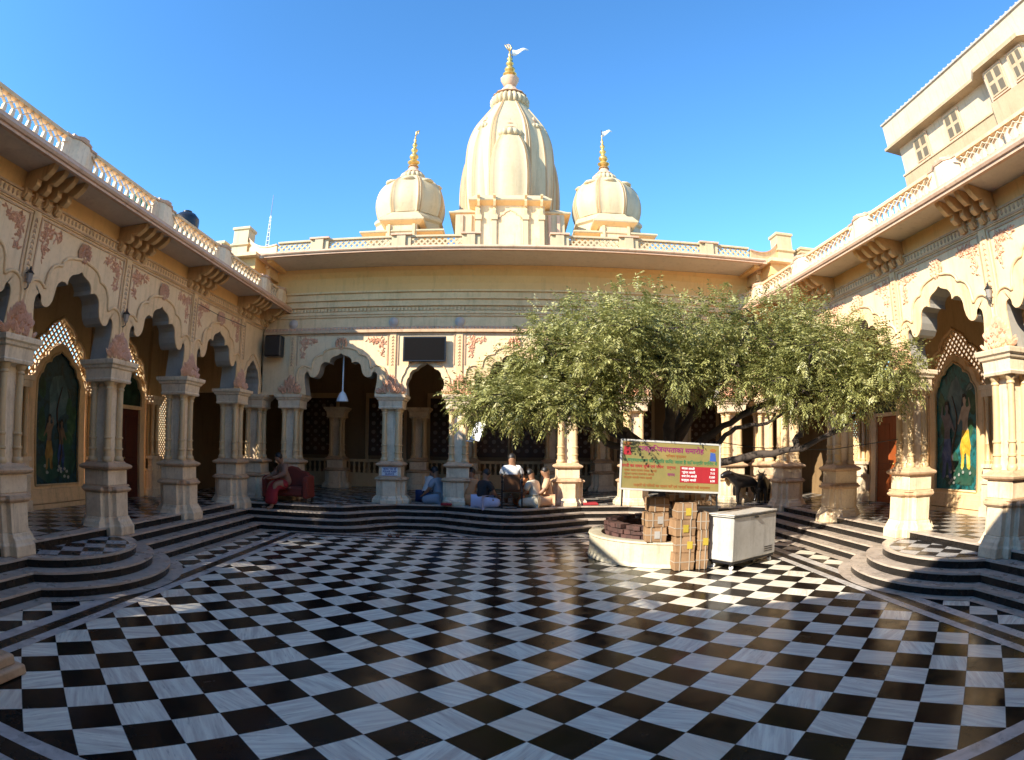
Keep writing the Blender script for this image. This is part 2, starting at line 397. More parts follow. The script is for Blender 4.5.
# gallery floors
def slab(name, poly, z, mat, label):
    o = MB().add([(x, y, z) for x, y in poly], [tuple(range(len(poly)))]).build(name, mat, recalc=False); return tag(o, label, kind='structure')
GZ = RS * 4 + .002
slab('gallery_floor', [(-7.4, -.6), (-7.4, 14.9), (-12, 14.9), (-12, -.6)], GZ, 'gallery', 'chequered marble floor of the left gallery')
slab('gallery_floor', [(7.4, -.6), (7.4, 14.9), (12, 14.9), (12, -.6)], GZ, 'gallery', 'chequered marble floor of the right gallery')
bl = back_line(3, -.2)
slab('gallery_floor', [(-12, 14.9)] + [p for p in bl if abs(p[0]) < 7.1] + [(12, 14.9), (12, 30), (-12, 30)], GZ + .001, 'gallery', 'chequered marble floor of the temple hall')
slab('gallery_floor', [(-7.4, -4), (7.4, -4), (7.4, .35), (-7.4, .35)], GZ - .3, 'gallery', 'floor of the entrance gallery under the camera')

# ------------------------------------------------------------------ column
def cross(L, W, C):
    q = [(L, W), (C, W), (C, C), (W, C), (W, L)]; P = []
    for k in range(4):
        c, s = [(1, 0), (0, 1), (-1, 0), (0, -1)][k]
        for a, b in q: P.append((a * c - b * s, a * s + b * c))
    # order inside each quarter is counter-clockwise start (L,W)->(W,L); join with (L,-W) from previous quarter
    out = []
    for k in range(4):
        c, s = [(1, 0), (0, 1), (-1, 0), (0, -1)][k]
        for a, b in q: out.append((a * c - b * s, a * s + b * c))
    return out
def sq(h): return [(h, h), (-h, h), (-h, -h), (h, -h)]
def make_column(x, y, z0, parent, label=None):
    T = lambda a, b, c: (x + a, y + b, c)
    zb = .76 - .0 if z0 < .5 else .79
    core = MB(T).loft([(1.70, sq(.19)), (1.74, sq(.15)), (3.10, sq(.15)), (3.15, sq(.2))]).build('column', 'column', parent)
    MB(T).loft([(z0, cross(.525, .22, .35)), (z0 + (zb - z0) * .5, cross(.525, .22, .35)), (z0 + (zb - z0) * .55, cross(.50, .205, .33)), (z0 + (zb - z0) * .72, cross(.485, .2, .32)), (z0 + (zb - z0) * .86, cross(.44, .2, .31)), (zb, cross(.43, .19, .30))]).build('base', 'column', core, bevel=.012)
    MB(T).loft([(zb, cross(.405, .185, .295)), (1.19, cross(.405, .185, .295))]).build('pedestal', 'column', core, bevel=.008)
    e1 = MB(T).loft([(1.19, cross(.42, .2, .31)), (1.225, cross(.455, .235, .345)), (1.25, cross(.455, .235, .345)), (1.285, cross(.40, .2, .31))]); e1.loft([(1.284, sq(.345)), (1.31, sq(.325))])
    e1.build('moulding', 'edge', core)
    MB(T).loft([(1.31, sq(.305)), (1.58, sq(.305))]).build('block', 'column', core, bevel=.01)
    MB(T).loft([(1.58, sq(.32)), (1.61, sq(.375)), (1.64, sq(.385)), (1.665, sq(.365)), (1.70, sq(.29)), (1.73, sq(.27))]).build('moulding', 'edge', core)
    prof = [(.095, 1.73), (.105, 1.76), (.095, 1.80), (.073, 1.82), (.071, 1.93), (.09, 1.94), (.09, 1.965), (.071, 1.975), (.069, 2.13), (.088, 2.14), (.088, 2.165), (.068, 2.175), (.064, 3.0), (.08, 3.01), (.08, 3.03), (.066, 3.05), (.10, 3.11), (.105, 3.14)]
    for sx in (-1, 1):
        for sy in (-1, 1): MB(T).lathe(prof, (sx * .185, sy * .185), 12).build('colonnette', 'colon', core, smooth=40)
    MB(T).loft([(3.14, sq(.32)), (3.18, sq(.335)), (3.2, sq(.32)), (3.36, sq(.335)), (3.38, sq(.37)), (3.42, sq(.385)), (3.445, sq(.42)), (3.50, sq(.43)), (3.52, sq(.43))]).build('capital', 'column', core)
    if label: core['label'] = label
    return core

# ------------------------------------------------------------------ arches and ornament
HA = [(1.03, 3.52), (1.06, 3.72), (1.09, 3.92), (1.105, 4.08), (1.09, 4.19), (1.03, 4.245), (.955, 4.22), (.945, 4.14), (.90, 4.085), (.82, 4.07), (.74, 4.10), (.67, 4.19), (.635, 4.30), (.62, 4.42), (.58, 4.50), (.50, 4.555), (.41, 4.56), (.335, 4.525), (.335, 4.60), (.30, 4.67), (.235, 4.725), (.14, 4.755), (.06, 4.785), (0, 4.84)]
HB = [(1.27, 3.56), (1.32, 3.8), (1.345, 4.02), (1.34, 4.2), (1.28, 4.36), (1.17, 4.43), (1.05, 4.44), (.95, 4.39), (.90, 4.34), (.875, 4.46), (.85, 4.60), (.77, 4.72), (.65, 4.78), (.545, 4.79), (.53, 4.86), (.44, 4.94), (.30, 4.985), (.14, 5.01), (.06, 5.03), (0, 5.08)]
def arch_pts(half, hs=1.0, zs=1.0):
    P = [(a * hs, 3.52 + (z - 3.52) * zs) for a, z in half]
    return [(-a, z) for a, z in P] + [(a, z) for a, z in P[::-1][1:]]
def clusters(mb, s, z, w, h, n, seed, d0=.0, upward=True):
    """fan of carved leaves piled on a capital"""
    r = random.Random(seed)
    for i in range(n):
        t = i / (n - 1); row = r.random() ** 1.2
        zz = z + row * h * .62; half = w * (1 - row * .95) * .5
        a = (r.random() * 2 - 1) * half; ang = PI / 2 - a / max(w, .01) * 1.7 + r.uniform(-.2, .2)
        mb.leaf(s + a, zz, ang, h * r.uniform(.2, .34), w * .11, d0, .03 + .03 * r.random())
def corner_floral(mb, s, z, dirn, size, seed, d0=0.0):
    r = random.Random(seed)
    for i in range(85):
        t = r.random()
        if r.random() < .55: a = s + dirn * size * t; zz = z - r.random() * size * .38 * (1 - t * .6)
        else: a = s + dirn * size * .35 * r.random() * (1 - t * .5) + dirn * .05; zz = z - size * t
        mb.leaf(a, zz, r.uniform(0, 2 * PI), r.uniform(.06, .12), r.uniform(.03, .055), d0, r.uniform(.015, .03))
    P = [(s + dirn * size * (.1 + .8 * i / 9), z - size * (.12 + .1 * math.sin(i * .9))) for i in range(10)]
    mb.tube([(a, d0 + .01, b) for a, b in P], .014, 5)
    P = [(s + dirn * size * (.16 + .07 * math.sin(i * .9)), z - size * (.1 + .85 * i / 9)) for i in range(10)]
    mb.tube([(a, d0 + .01, b) for a, b in P], .014, 5)
def finial(mb, s, z, h, d0=0):
    for j, (zz, w) in enumerate([(0, .05), (.18, .11), (.36, .13), (.54, .11), (.72, .07)]):
        for a in (-1, -.35, .35, 1) if w > .06 else (-.5, .5):
            mb.leaf(s + a * w * .9, z + h * zz, PI / 2 - a * .55, h * .34, .07, d0, .05)
def wall_bay(T, wing, c, hb, ztop, narrow=False, zs=1.0, hs=None, floral=True, seed=0, kind='wide'):
    if not narrow: arch = arch_pts(HA, hs or 1, zs)
    else:
        n = [(.46, 3.52), (.47, 3.7), (.50, 3.82), (.47, 3.95), (.42, 4.02), (.40, 4.12), (.34, 4.2), (.24, 4.24), (.2, 4.3), (.1, 4.36), (0, 4.42)]
        n = [(a * (hs or 1), 3.52 + (z - 3.52) * zs) for a, z in n]
        arch = [(-a, z) for a, z in n] + [(a, z) for a, z in n[::-1][1:]]
    arch = [(c + a, z) for a, z in arch]
    poly = [(c - hb, 3.52)] + arch + [(c + hb, 3.52), (c + hb, ztop), (c - hb, ztop)]
    na = len(arch)
    w = MB(T).prism(poly, 0, -.42, 'y', 0, lambda i: 1 if 1 <= i < na else 0).build('arch_wall', ['panel', 'blue'], wing)
    if not narrow:
        A = resample([(c + a, z) for a, z in arch_pts(HA, hs or 1, zs)], 110); B = resample([(c + a, z) for a, z in arch_pts(HB, (hs or 1) * 1.0, zs)], 110)
        MB(T).strip(A, B, -.002, .028, 'y').build('arch_band', 'cream', w)
        MB(T).tube([(a, .03, z) for a, z in B], .030, 6).build('arch_bead', 'cream', w, smooth=True)
        mb = MB(T); finial(mb, c, 3.52 + (5.08 - 3.52) * zs - .12, .34, .03); mb.build('finial', 'pink', w)
        if floral:
            zt = ztop - .14
            for e_ in (1, -1): mb = MB(T); corner_floral(mb, c - e_ * (hb - .22), zt, e_, .52, seed * 2 + (e_ > 0)); mb.build('floral_relief', 'pink', w)
    else:
        B = resample([(c + (a - c) * 1.28, 3.52 + (z - 3.52) * 1.2) for a, z in arch], 40)
        MB(T).tube([(a, .012, z) for a, z in B], .022, 6).build('arch_bead', 'cream', w, smooth=True)
    # frame moulding lines inside the bay
    fr = MB(T)
    for a0, a1 in ((c - hb + .135, c - hb + .165), (c + hb - .165, c + hb - .135)): fr.box(a0, a1, .0, .022, 4.35, ztop - .06)
    fr.box(c - hb + .135, c + hb - .135, .0, .0225, ztop - .06, ztop - .03)
    fr.build('frame_moulding', 'edge', w)
    return w
def pilaster(T, wing, s, ztop, seed):
    p = MB(T).box(s - .085, s + .085, 0, .035, 3.53, ztop).build('pilaster', 'cream', wing)
    mb = MB(T)
    n = int((ztop - 4.35) / .085)
    for i in range(n):
        z = 4.32 + i * .085; mb.leaf(s - .04, z, .9, .10, .05, .035, .018); mb.leaf(s + .04, z, PI - .9, .10, .05, .035, .018)
    mb.build('braid_relief', 'edge', p)
    mb = MB(T); clusters(mb, s, 3.53, .72, .62, 110, seed, .036); mb.build('leaf_relief', 'pink', p)
    return p
def bracket_set(T, wing, s, n=4, gap=.27):
    prof = [(0, 5.50), (.10, 5.47), (.16, 5.55), (.13, 5.64), (.24, 5.60), (.33, 5.66), (.32, 5.76), (.44, 5.72), (.55, 5.78), (.63, 5.85), (.66, 5.93), (0, 5.93)]
    for i in range(n):
        a = s + (i - (n - 1) / 2) * gap
        mb = MB(lambda p, q, r_: T(q, p, r_))
        mb.prism(prof, a - .055, a + .055, 'y')
        mb.prism([(0, 5.52), (.08, 5.50), (.13, 5.56), (.11, 5.66), (0, 5.70)], a - .08, a + .08, 'y')
        mb.build('bracket', 'bracket', wing, bevel=.006)

def cornice_side(T, wing, s0, s1):
    # soffit slab, stepped fascia
    MB(T).box(s0, s1, -3.4, .78, 5.935, 6.0).build('roof_slab', 'soffit', wing)
    f = MB(lambda p, q, r_: T(q, p, r_))
    f.prism([(.76, 5.86), (.83, 5.86), (.83, 5.90), (.86, 5.91), (.88, 5.95), (.86, 5.99), (.84, 6.0), (.84, 6.03), (.60, 6.03), (.60, 5.998), (.76, 5.998)], s0, s1, 'y')
    f.build('fascia', 'trim', wing)
    MB(T).box(s0, s1, .0, .05, 5.44, 5.47).build('frieze_moulding', 'edge', wing)
    MB(T).box(s0, s1, -.40, .03, 5.42, 5.62).build('frieze', 'cream', wing)
    MB(T).box(s0, s1, .0, .06, 5.60, 5.635).build('frieze_moulding', 'edge', wing)
    mb = MB(T); n = int((s1 - s0) / .105)
    for i in range(n):
        a = s0 + .05 + i * .105; mb.leaf(a, 5.485, PI / 2, .11, .075, .03, .025)
    mb.build('frieze_relief', 'edge', wing)
    MB(T).box(s0, s1, -.3, 0, 5.62, 5.94).build('upper_wall', 'ochre', wing)

def gothic_baluster(T, a, z0, z1, gap, d0, parent, mat):
    """one baluster: slim shaft with swelling, its head forks into two crossing ribs"""
    mb = MB(T); h = z1 - z0; zm = z0 + h * .52; D0, D1 = d0 - .03, d0 + .03
    prof = [(.042, z0), (.044, z0 + .03), (.028, z0 + .05), (.044, z0 + h * .25), (.032, z0 + h * .42), (.036, zm)]
    mb.strip([(a - w, z) for w, z in prof], [(a + w, z) for w, z in prof], D0, D1, 'y')
    for sg in (-1, 1):
        L = [(a + sg * (gap * (.5 + .5 * math.sin((t - .5) * PI)) * 1.0), zm + (z1 - zm) * t) for t in [i / 6 for i in range(7)]]
        mb.strip([(x_ - .011, z_) for x_, z_ in L], [(x_ + .011, z_) for x_, z_ in L], D0 + (.004 if sg > 0 else 0), D1 - (.004 if sg < 0 else 0), 'y')
    return mb.build('baluster', mat, parent)
def balustrade_side(T, wing, cols, s0, s1, mat='column'):
    z0, z1, dd = 6.03, 6.40, .68
    hw = .42
    for i, c in enumerate(cols):
        b = MB(T)
        # pier with a bowed front and stepped cap
        pl = [(-hw, 0.0), (-hw, .06), (-.26, .06), (-.2, .10), (-.12, .14), (.12, .14), (.2, .10), (.26, .06), (hw, .06), (hw, 0.0)]
        b.loft([(z0, [(c + x_, dd - .06 + y_) for x_, y_ in pl]), (z1 + .02, [(c + x_, dd - .06 + y_) for x_, y_ in pl])])
        p = b.build('parapet_pier', mat, wing)
        cp = MB(T); cpl = [(x_ * 1.02, y_ + (.015 if y_ > 0 else -.015)) for x_, y_ in pl]
        cp.loft([(z1 + .022, [(c + x_, dd - .06 + y_) for x_, y_ in cpl]), (z1 + .055, [(c + x_, dd - .06 + y_ * 1.05) for x_, y_ in cpl])])
        cp.loft([(z1 + .055, [(c + x_ * .6, dd - .06 + y_ * 1.0 + .003) for x_, y_ in cpl]), (z1 + .10, [(c + x_ * .6, dd - .06 + y_ * 1.0 + .003) for x_, y_ in cpl])])
        cp.build('pier_cap', 'trim', p)
        nx = cols[i + 1] if i + 1 < len(cols) else None
        if nx is None: continue
        a0, a1 = c + hw, nx - hw
        rl = MB(T).box(a0, a1, dd - .06, dd + .05, z1 - .035, z1 + .02).build('balustrade', 'cream', wing)
        MB(T).box(a0, a1, dd - .04, dd + .04, z0, z0 + .03).build('bottom_rail', 'trim', rl)
        n = max(3, int(round((a1 - a0) / .19))); gap = (a1 - a0) / n
        for k in range(n): gothic_baluster(T, a0 + gap * (k + .5), z0 + .03, z1 - .035, gap, dd, rl, mat)

YC = [.55, 3.33, 6.10, 8.88, 11.66, 14.44, 16.1]
def lattice(T, a0, a1, z0, z1, d, parent, mat, step=.14, th=.018, dep=.03, name='lattice'):
    mb = MB(T); n = int((a1 - a0 + z1 - z0) / step) + 1
    for k in range(n):
        # rising diagonals
        for sg in (1, -1):
            pts = []
            c = (a0 + z0 if sg > 0 else z0 - a1) + k * step     # a+z=c or z-a=c
            for a in (a0, a1):
                z = c - a if sg > 0 else c + a
                if z0 <= z <= z1: pts.append((a, z))
            for z in (z0, z1):
                a = c - z if sg > 0 else z - c
                if a0 <= a <= a1: pts.append((a, z))
            if len(pts) >= 2:
                p, q = min(pts), max(pts)
                if math.dist(p, q) < .03: continue
                dx, dz = q[0] - p[0], q[1] - p[1]; L = math.hypot(dx, dz); nx, nz = -dz / L * th, dx / L * th
                mb.strip([(p[0] - nx, p[1] - nz), (q[0] - nx, q[1] - nz)], [(p[0] + nx, p[1] + nz), (q[0] + nx, q[1] + nz)], d - dep / 2 + (.002 if sg > 0 else 0), d + dep / 2 - (.002 if sg < 0 else 0), 'y')
    # thickened knots turn the diamond gaps into petals
    return mb.build(name, mat, parent)
def ogee(hw, zsh, zap, n=8):
    """multifoil pointed head, half outline from the shoulder to the apex"""
    H = zap - zsh
    return [(hw, zsh), (hw * .99, zsh + H * .12), (hw * .90, zsh + H * .28), (hw * .80, zsh + H * .34), (hw * .78, zsh + H * .44), (hw * .70, zsh + H * .58), (hw * .55, zsh + H * .66), (hw * .46, zsh + H * .67), (hw * .44, zsh + H * .76), (hw * .30, zsh + H * .86), (hw * .12, zsh + H * .93), (0, zap)]
def ogee_poly(c, hw, z0, zsh, zap):
    h = ogee(hw, zsh, zap); return [(c - hw, z0)] + [(c - a, z) for a, z in h] + [(c + a, z) for a, z in h[::-1][1:]] + [(c + hw, z0)]

def paint_mat(name, cols, seed):
    m, nt, b = new_mat(name); co = objco(nt)
    mp = nd(nt, 'ShaderNodeMapping'); mp.inputs['Location'].default_value = (seed * 3.1, seed, 0); mp.inputs['Scale'].default_value = (1, 1, .8); nt.links.new(co, mp.inputs[0])
    v = noise_(nt, mp.outputs[0], 3.2, 8, .65, .8)
    nt.links.new(ramp(nt, v, [(.3 + .4 * i / (len(cols) - 1), c) for i, c in enumerate(cols)]), b.inputs['Base Color']); b.inputs['Roughness'].default_value = .35
    return m
def figure(mb_parent, T, s, z, h, d, cloth, skin='skin', arms=True, flip=1, top=None):
    """painted standing figure: flat shapes of one painting"""
    w = h * .13
    def E(name, P, mat, dd): MB(T).prism([(s + flip * a * h, z + b * h) for a, b in P], dd, dd + .003, 'y').build(name, mat, mb_parent)
    E('painted_robe', [(-.09, .03), (-.06, 0), (-.03, .04), (-.02, .2), (.02, .22), (.04, .03), (.09, 0), (.11, .04), (.10, .2), (.12, .30), (.085, .42), (.07, .52), (-.06, .52), (-.08, .40), (-.115, .28), (-.08, .15)], cloth, d)
    E('painted_body', [(-.055, .51), (.065, .51), (.06, .62), (.085, .72), (.13, .80), (.10, .93), (.085, .92), (.095, .82), (.05, .80), (.025, .83), (.025, .855), (.045, .90), (.02, .955), (-.02, .955), (-.04, .90), (-.02, .855), (-.02, .83), (-.06, .81), (-.11, .70), (-.16, .60), (-.14, .585), (-.085, .66), (-.05, .62)], top or skin, d + .004)
    E('painted_hair', [(-.05, .90), (-.07, .80), (-.035, .85), (-.03, .93), (.02, .94), (.035, .9), (.05, .94), (.03, .98), (-.03, .98)], 'hair', d + .008)
def inner_wall(sg):
    T = T_in(sg); w = 'left' if sg < 0 else 'right'
    root = empty('gallery_wall', T(8, 0, 0), f'ornate {w} gallery wall with painted panels, doors and pierced stone screens', 'wall')
    OH = [(1.14, .58), (1.14, 3.2), (1.15, 3.5), (1.08, 3.72), (1.0, 3.78), (.98, 3.95), (.88, 4.2), (.70, 4.33), (.57, 4.35), (.54, 4.46), (.38, 4.62), (.16, 4.72), (0, 4.82)]
    for i in range(len(YC) - 1):
        a, b = YC[i], YC[i + 1]; c = (a + b) / 2; hb = (b - a) / 2
        if i == 5:
            # last narrow bay: tall pierced screen
            P = [(a, .58), (c - .5, .58), (c - .5, 1.7), (c - .5, 3.3), (c, 3.8), (c + .5, 3.3), (c + .5, 1.7)]
            wl = MB(T).prism([(a, .58), (b + .0, .58), (b, 1.6), (a, 1.6)], 0, -.25).build('wall', 'tan', root)
            MB(T).prism([(a, 1.6), (c - .45, 1.6), (c - .45, 3.2), (c, 3.6), (c + .45, 3.2), (c + .45, 1.6), (b, 1.6), (b, 5.93), (a, 5.93)], 0, -.25).build('wall', 'tan', root)
            lattice(T, c - .5, c + .5, 1.55, 3.7, -.12, root, 'cream', .13, .022, name='pierced_screen')
            continue
        pts = [(c - x_, z_) for x_, z_ in OH] + [(c + x_, z_) for x_, z_ in OH[::-1][1:]]
        MB(T).prism([(a, .58)] + pts + [(b, .58), (b, 5.93), (a, 5.93)], 0, -.25).build('wall', 'tan', root)
        # moulded edge around the recess
        MB(T).tube([(x_, .01, z_) for x_, z_ in pts], .035, 6).build('arch_moulding', 'cream', root, smooth=True)
        lattice(T, c - 1.13, c + 1.13, 3.0, 4.84, -.14, root, 'cream', .17, .024, name='pierced_screen')
        door = (i == 4)
        if i in (0,): door = True
        # panel filling the recess, with its own pointed head
        outer = ogee_poly(c, 1.03, .58, 3.1, 4.24)
        if not door:
            hole = ogee_poly(c, .80, 1.08, 3.25, 4.03)
            A = resample(outer[1:-1], 60); B = resample(hole[1:-1], 60)
            fr = MB(T).strip(A, B, -.17, .06).box(c - 1.03, c - .80, -.17, .0595, .58, 3.25).box(c + .80, c + 1.03, -.17, .0595, .58, 3.25).box(c - .8, c + .8, -.17, .059, .58, 1.08)
            f = fr.build('panel_surround', 'cream', root)
            st = MB(T)
            for q, (zz, dd_) in enumerate([(.58, .16), (.70, .13), (.80, .11), (.90, .09)]): st.box(c - 1.05, c + 1.05, .06, .06 + dd_, zz, zz + .1)
            st.build('plinth_moulding', 'cream', root)
            MB(T).tube([(x_, .065, z_) for x_, z_ in hole + hole[:1]], .03, 6).build('painting_frame', 'colon', f, smooth=True)
            key = (sg, i)
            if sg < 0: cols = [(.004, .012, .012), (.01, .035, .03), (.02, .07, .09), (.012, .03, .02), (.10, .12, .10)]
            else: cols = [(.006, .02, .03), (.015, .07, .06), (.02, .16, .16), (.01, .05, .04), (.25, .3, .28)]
            pn = MB(T).prism(hole, -.03, .0).build('painted_panel', paint_mat('mural', cols, i + 3 * sg), root)
            r = random.Random(i * 5 + sg + 9)
            def mm(n_, cols_, k_): return bpy.data.materials[n_] if n_ in bpy.data.materials else paint_mat(n_, cols_, k_)
            if sg > 0: robeA = mm('painted_yellow_robe', [(.30, .12, .01), (.75, .42, .04), (.85, .6, .2)], 1); bodyA = mm('painted_pale_figure', [(.30, .2, .12), (.6, .46, .32)], 2); robeB = mm('painted_blue_robe', [(.01, .02, .06), (.05, .09, .22), (.2, .22, .3)], 3)
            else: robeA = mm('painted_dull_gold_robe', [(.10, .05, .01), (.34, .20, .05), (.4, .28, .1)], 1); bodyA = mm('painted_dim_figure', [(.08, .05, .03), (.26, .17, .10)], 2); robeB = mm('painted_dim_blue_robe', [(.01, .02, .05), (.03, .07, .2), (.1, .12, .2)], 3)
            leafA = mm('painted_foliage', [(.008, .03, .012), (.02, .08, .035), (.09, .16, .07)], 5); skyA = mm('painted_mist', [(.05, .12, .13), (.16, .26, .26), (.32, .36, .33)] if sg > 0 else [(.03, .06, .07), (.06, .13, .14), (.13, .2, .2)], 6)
            def blob(x_, z_, rx, rz, dd, mt, nm, k_=11):
                P_ = [(max(c - .77, min(c + .77, x_ + rx * math.cos(t) * r.uniform(.72, 1.15))), max(1.1, z_ + rz * math.sin(t) * r.uniform(.72, 1.15))) for t in [j * 2 * PI / k_ for j in range(k_)]]
                MB(T).prism(P_, dd, dd + .0025).build(nm, mt, pn)
            blob(c, 3.0, .38, .62, .0, skyA, 'painted_mist')
            for j in range(7): blob(c + r.choice((-1, 1)) * r.uniform(.42, .62), r.uniform(2.0, 3.2), r.uniform(.10, .20), r.uniform(.15, .3), .003 + j * .0004, leafA, 'painted_foliage')
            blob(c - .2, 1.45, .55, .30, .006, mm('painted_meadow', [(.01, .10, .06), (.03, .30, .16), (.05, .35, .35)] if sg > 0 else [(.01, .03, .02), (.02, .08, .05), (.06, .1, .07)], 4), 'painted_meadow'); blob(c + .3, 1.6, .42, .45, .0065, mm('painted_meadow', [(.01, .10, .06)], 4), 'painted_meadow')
            if sg > 0:
                figure(pn, T, c - .30, 1.55, 1.75, .010, robeA, bodyA, flip=-1, top=bodyA); figure(pn, T, c + .36, 1.32, 1.85, .024, robeB, bodyA, top=mm('painted_dusky_figure', [(.08, .06, .06), (.22, .2, .22)], 7))
            else:
                figure(pn, T, c - .26, 1.40, 1.25, .010, robeA, bodyA, top=bodyA); figure(pn, T, c + .18, 1.35, 1.2, .024, robeB, bodyA, flip=-1, top=bodyA)
            for j in range(10): blob(c + r.uniform(-.6, .6), r.uniform(1.2, 1.5), .05, .04, .040, mm('painted_pale', [(.2, .22, .18), (.45, .45, .4)], 8), 'painted_flower', 7)
            MB(T).tube([(c + .1 + .1 * math.sin(k_), .012, 1.5 + k_ * .25) for k_ in range(8)], [.04 - .004 * k_ for k_ in range(8)], 5).build('painted_tree', mm('painted_trunk', [(.03, .02, .015), (.1, .07, .05)], 9), pn)
        else:
            tym = ogee_poly(c, .85, 3.02, 3.25, 4.03)
            A = resample(outer[1:-1], 60); B = resample(tym[1:-1], 60)
            f = MB(T).strip(A, B, -.17, .06).box(c - 1.03, c - .85, -.17, .0595, .58, 3.25).box(c + .85, c + 1.03, -.17, .0595, .58, 3.25).build('door_surround', 'cream', root)
            MB(T).prism(tym, -.03, 0).build('painted_panel', paint_mat('dark_mural', [(.004, .01, .008), (.012, .04, .02), (.03, .08, .05)], 2), root)
            MB(T).box(c - .85, c + .85, -.1, .075, 2.93, 3.03).box(c - .85, c - .76, -.1, .0745, .58, 2.93).box(c + .76, c + .85, -.1, .0745, .58, 2.93).build('door_frame', 'cream', root)
            for q in (-1, 1):
                dr = MB(T).box(c + (0 if q > 0 else -.76) + .004 * q, c + (.76 if q > 0 else 0) + .004 * q * 0, -.06, .0, .585, 2.928).build('door', 'door' if sg > 0 else 'maroon', root)
                for z0_, z1_ in ((.75, 1.5), (1.65, 2.75)): MB(T).box(c + q * .38 - .24, c + q * .38 + .24, .0, .018, z0_, z1_).build('door_panel', 'door' if sg > 0 else 'maroon', dr, bevel=.01)
                MB(T).ball(T and (c + q * .07, .03, 1.65), .025, 8, 6).build('handle', 'gold', dr, smooth=True)
    # pilasters with twin colonnettes between the bays
    for i, y in enumerate(YC[1:-1]):
        pl = MB(T).box(y - .22, y + .22, 0, .10, .58, 5.9).build('pilaster', 'tan', root)
        MB(T).box(y - .27, y + .27, 0.0, .30, .58, .80).box(y - .24, y + .24, 0.0, .27, .80, 1.28).box(y - .27, y + .27, 0, .30, 1.28, 1.34).box(y - .22, y + .22, 0, .25, 1.34, 1.62).box(y - .26, y + .26, 0, .29, 1.62, 1.70).build('pedestal', 'column', pl)
        for q in (-.12, .12): MB(T).lathe([(.07, 1.70), (.085, 1.76), (.055, 1.8), (.055, 2.1), (.07, 2.12), (.055, 2.15), (.05, 3.0), (.08, 3.12)], (y + q, .18), 10).build('colonnette', 'colon', pl, smooth=40)
        MB(T).box(y - .24, y + .24, 0, .27, 3.12, 3.26).box(y - .28, y + .28, 0, .31, 3.26, 3.36).build('capital', 'column', pl)
    MB(T).box(YC[0] - 1.0, 24, -.25, -.30, .0, 5.93).build('outer_wall', 'cream', root) if False else None
    return root
inner_wall(-1); inner_wall(1)

# ------------------------------------------------------------------ side wings
def wing(sg):
    T = TL if sg < 0 else TR; w = 'left' if sg < 0 else 'right'
    root = empty('temple_wing', T(8.9, -.2, .435), 'shaded left wing of cream arcades with lobed arches and pink floral reliefs' if sg < 0 else 'sunlit right wing of cream arcades with lobed arches, behind the spreading tree', 'arcade')
    dy = 0 if sg < 0 else DY
    c0 = make_column(sg * 7.4, YC[2] + dy, .435, root)
    for j in (1, 3, 4, 5, 6): dup(c0, (0, YC[j] - YC[2], 0), root)
    for i in range(1, 6):
        a, b = YC[i], YC[i + 1]; c = (a + b) / 2; hb = (b - a) / 2
        if i == 5: wall_bay(T, root, 15.67 - (dy), .0 + hb, 5.42, narrow=True, seed=i) if False else wall_bay(T, root, c, hb, 5.42, narrow=True, hs=.95)
        else: wall_bay(T, root, c, hb, 5.42, seed=i + (10 if sg > 0 else 0))
        if i < 6: pilaster(T, root, a, 5.42, i + 50)
    wall_bay(T, root, (YC[0] + YC[1]) / 2, (YC[1] - YC[0]) / 2, 5.42, seed=3)
    cornice_side(T, root, -.2, 16.0 - dy - .005)
    for y in YC[1:6]: bracket_set(T, root, y)
    bracket_set(T, root, 15.75, 2)
    balustrade_side(T, root, [.6, 3.33, 6.10, 8.88, 11.66, 14.2, 15.45], 0, 16)
    MB(T).box(16.1 - .0 if False else -3.4 if False else -.2, 16.0 - dy, -.6, -3.4, 5.90, 5.934).build('ceiling', 'tan', root)
    return root
wl_ = wing(-1); wr_ = wing(1)
# entrance wing (behind and above the camera; it throws the long shade over the courtyard)
fr = empty('entrance_wing', (0, -.2, .29), 'entrance side arcade of the courtyard, cream walls and roof around the doorway', 'arcade')
TF = lambda s, d, z: (s, .05 + d, z)
MB(TF).box(-10.5, 10.5, -4.5, .70, 5.93, 6.03).build('roof_slab', 'soffit', fr)
MB(TF).box(-10.5, 10.5, .55, .70, 6.03, 6.60).build('parapet', 'cream', fr)
MB(TF).box(-10.5, 10.5, -.4, 0, 4.9, 5.93).build('upper_wall', 'cream', fr)
MB(TF).box(-10.5, 10.5, -4.5, -4.2, -.05, 5.93).build('rear_wall', 'tan', fr)
MB().box(-10.45, -10.15, -4.5, .6, -.05, 5.93).build('end_wall', 'tan', fr); MB().box(10.15, 10.45, -4.5, .9, -.05, 5.93).build('end_wall', 'tan', fr)
cf = make_column(-3.4, -.35, .3, fr)
for x in (3.4, 6.28, -6.28): dup(cf, (x + 3.4, 0, 0), fr)
po = empty('carved_pedestal', (-4.80, 3.25, 0), 'carved stone pedestal on two square slabs at the near edge of the floor', 'pedestal')
bq = lambda e, z: (z, [(-4.80 + a, 3.25 + b) for a, b in sq(e)])
MB().loft([bq(.36, .008), bq(.36, .09), bq(.34, .105)]).build('base_slab', 'edge', po, bevel=.008)
MB().loft([bq(.29, .107), bq(.29, .19), bq(.26, .21)]).build('base_slab', 'edge', po, bevel=.008)
MB().lathe([(.24, .21), (.25, .25), (.19, .29), (.21, .34), (.16, .38), (.12, .5), (.17, .62), (.19, .68), (.13, .74), (.11, .9), (.2, .98), (.26, 1.02), (.26, 1.06)], (-4.80, 3.25), 24, 0, 12, .06).build('turned_shaft', 'edge', po, smooth=50)

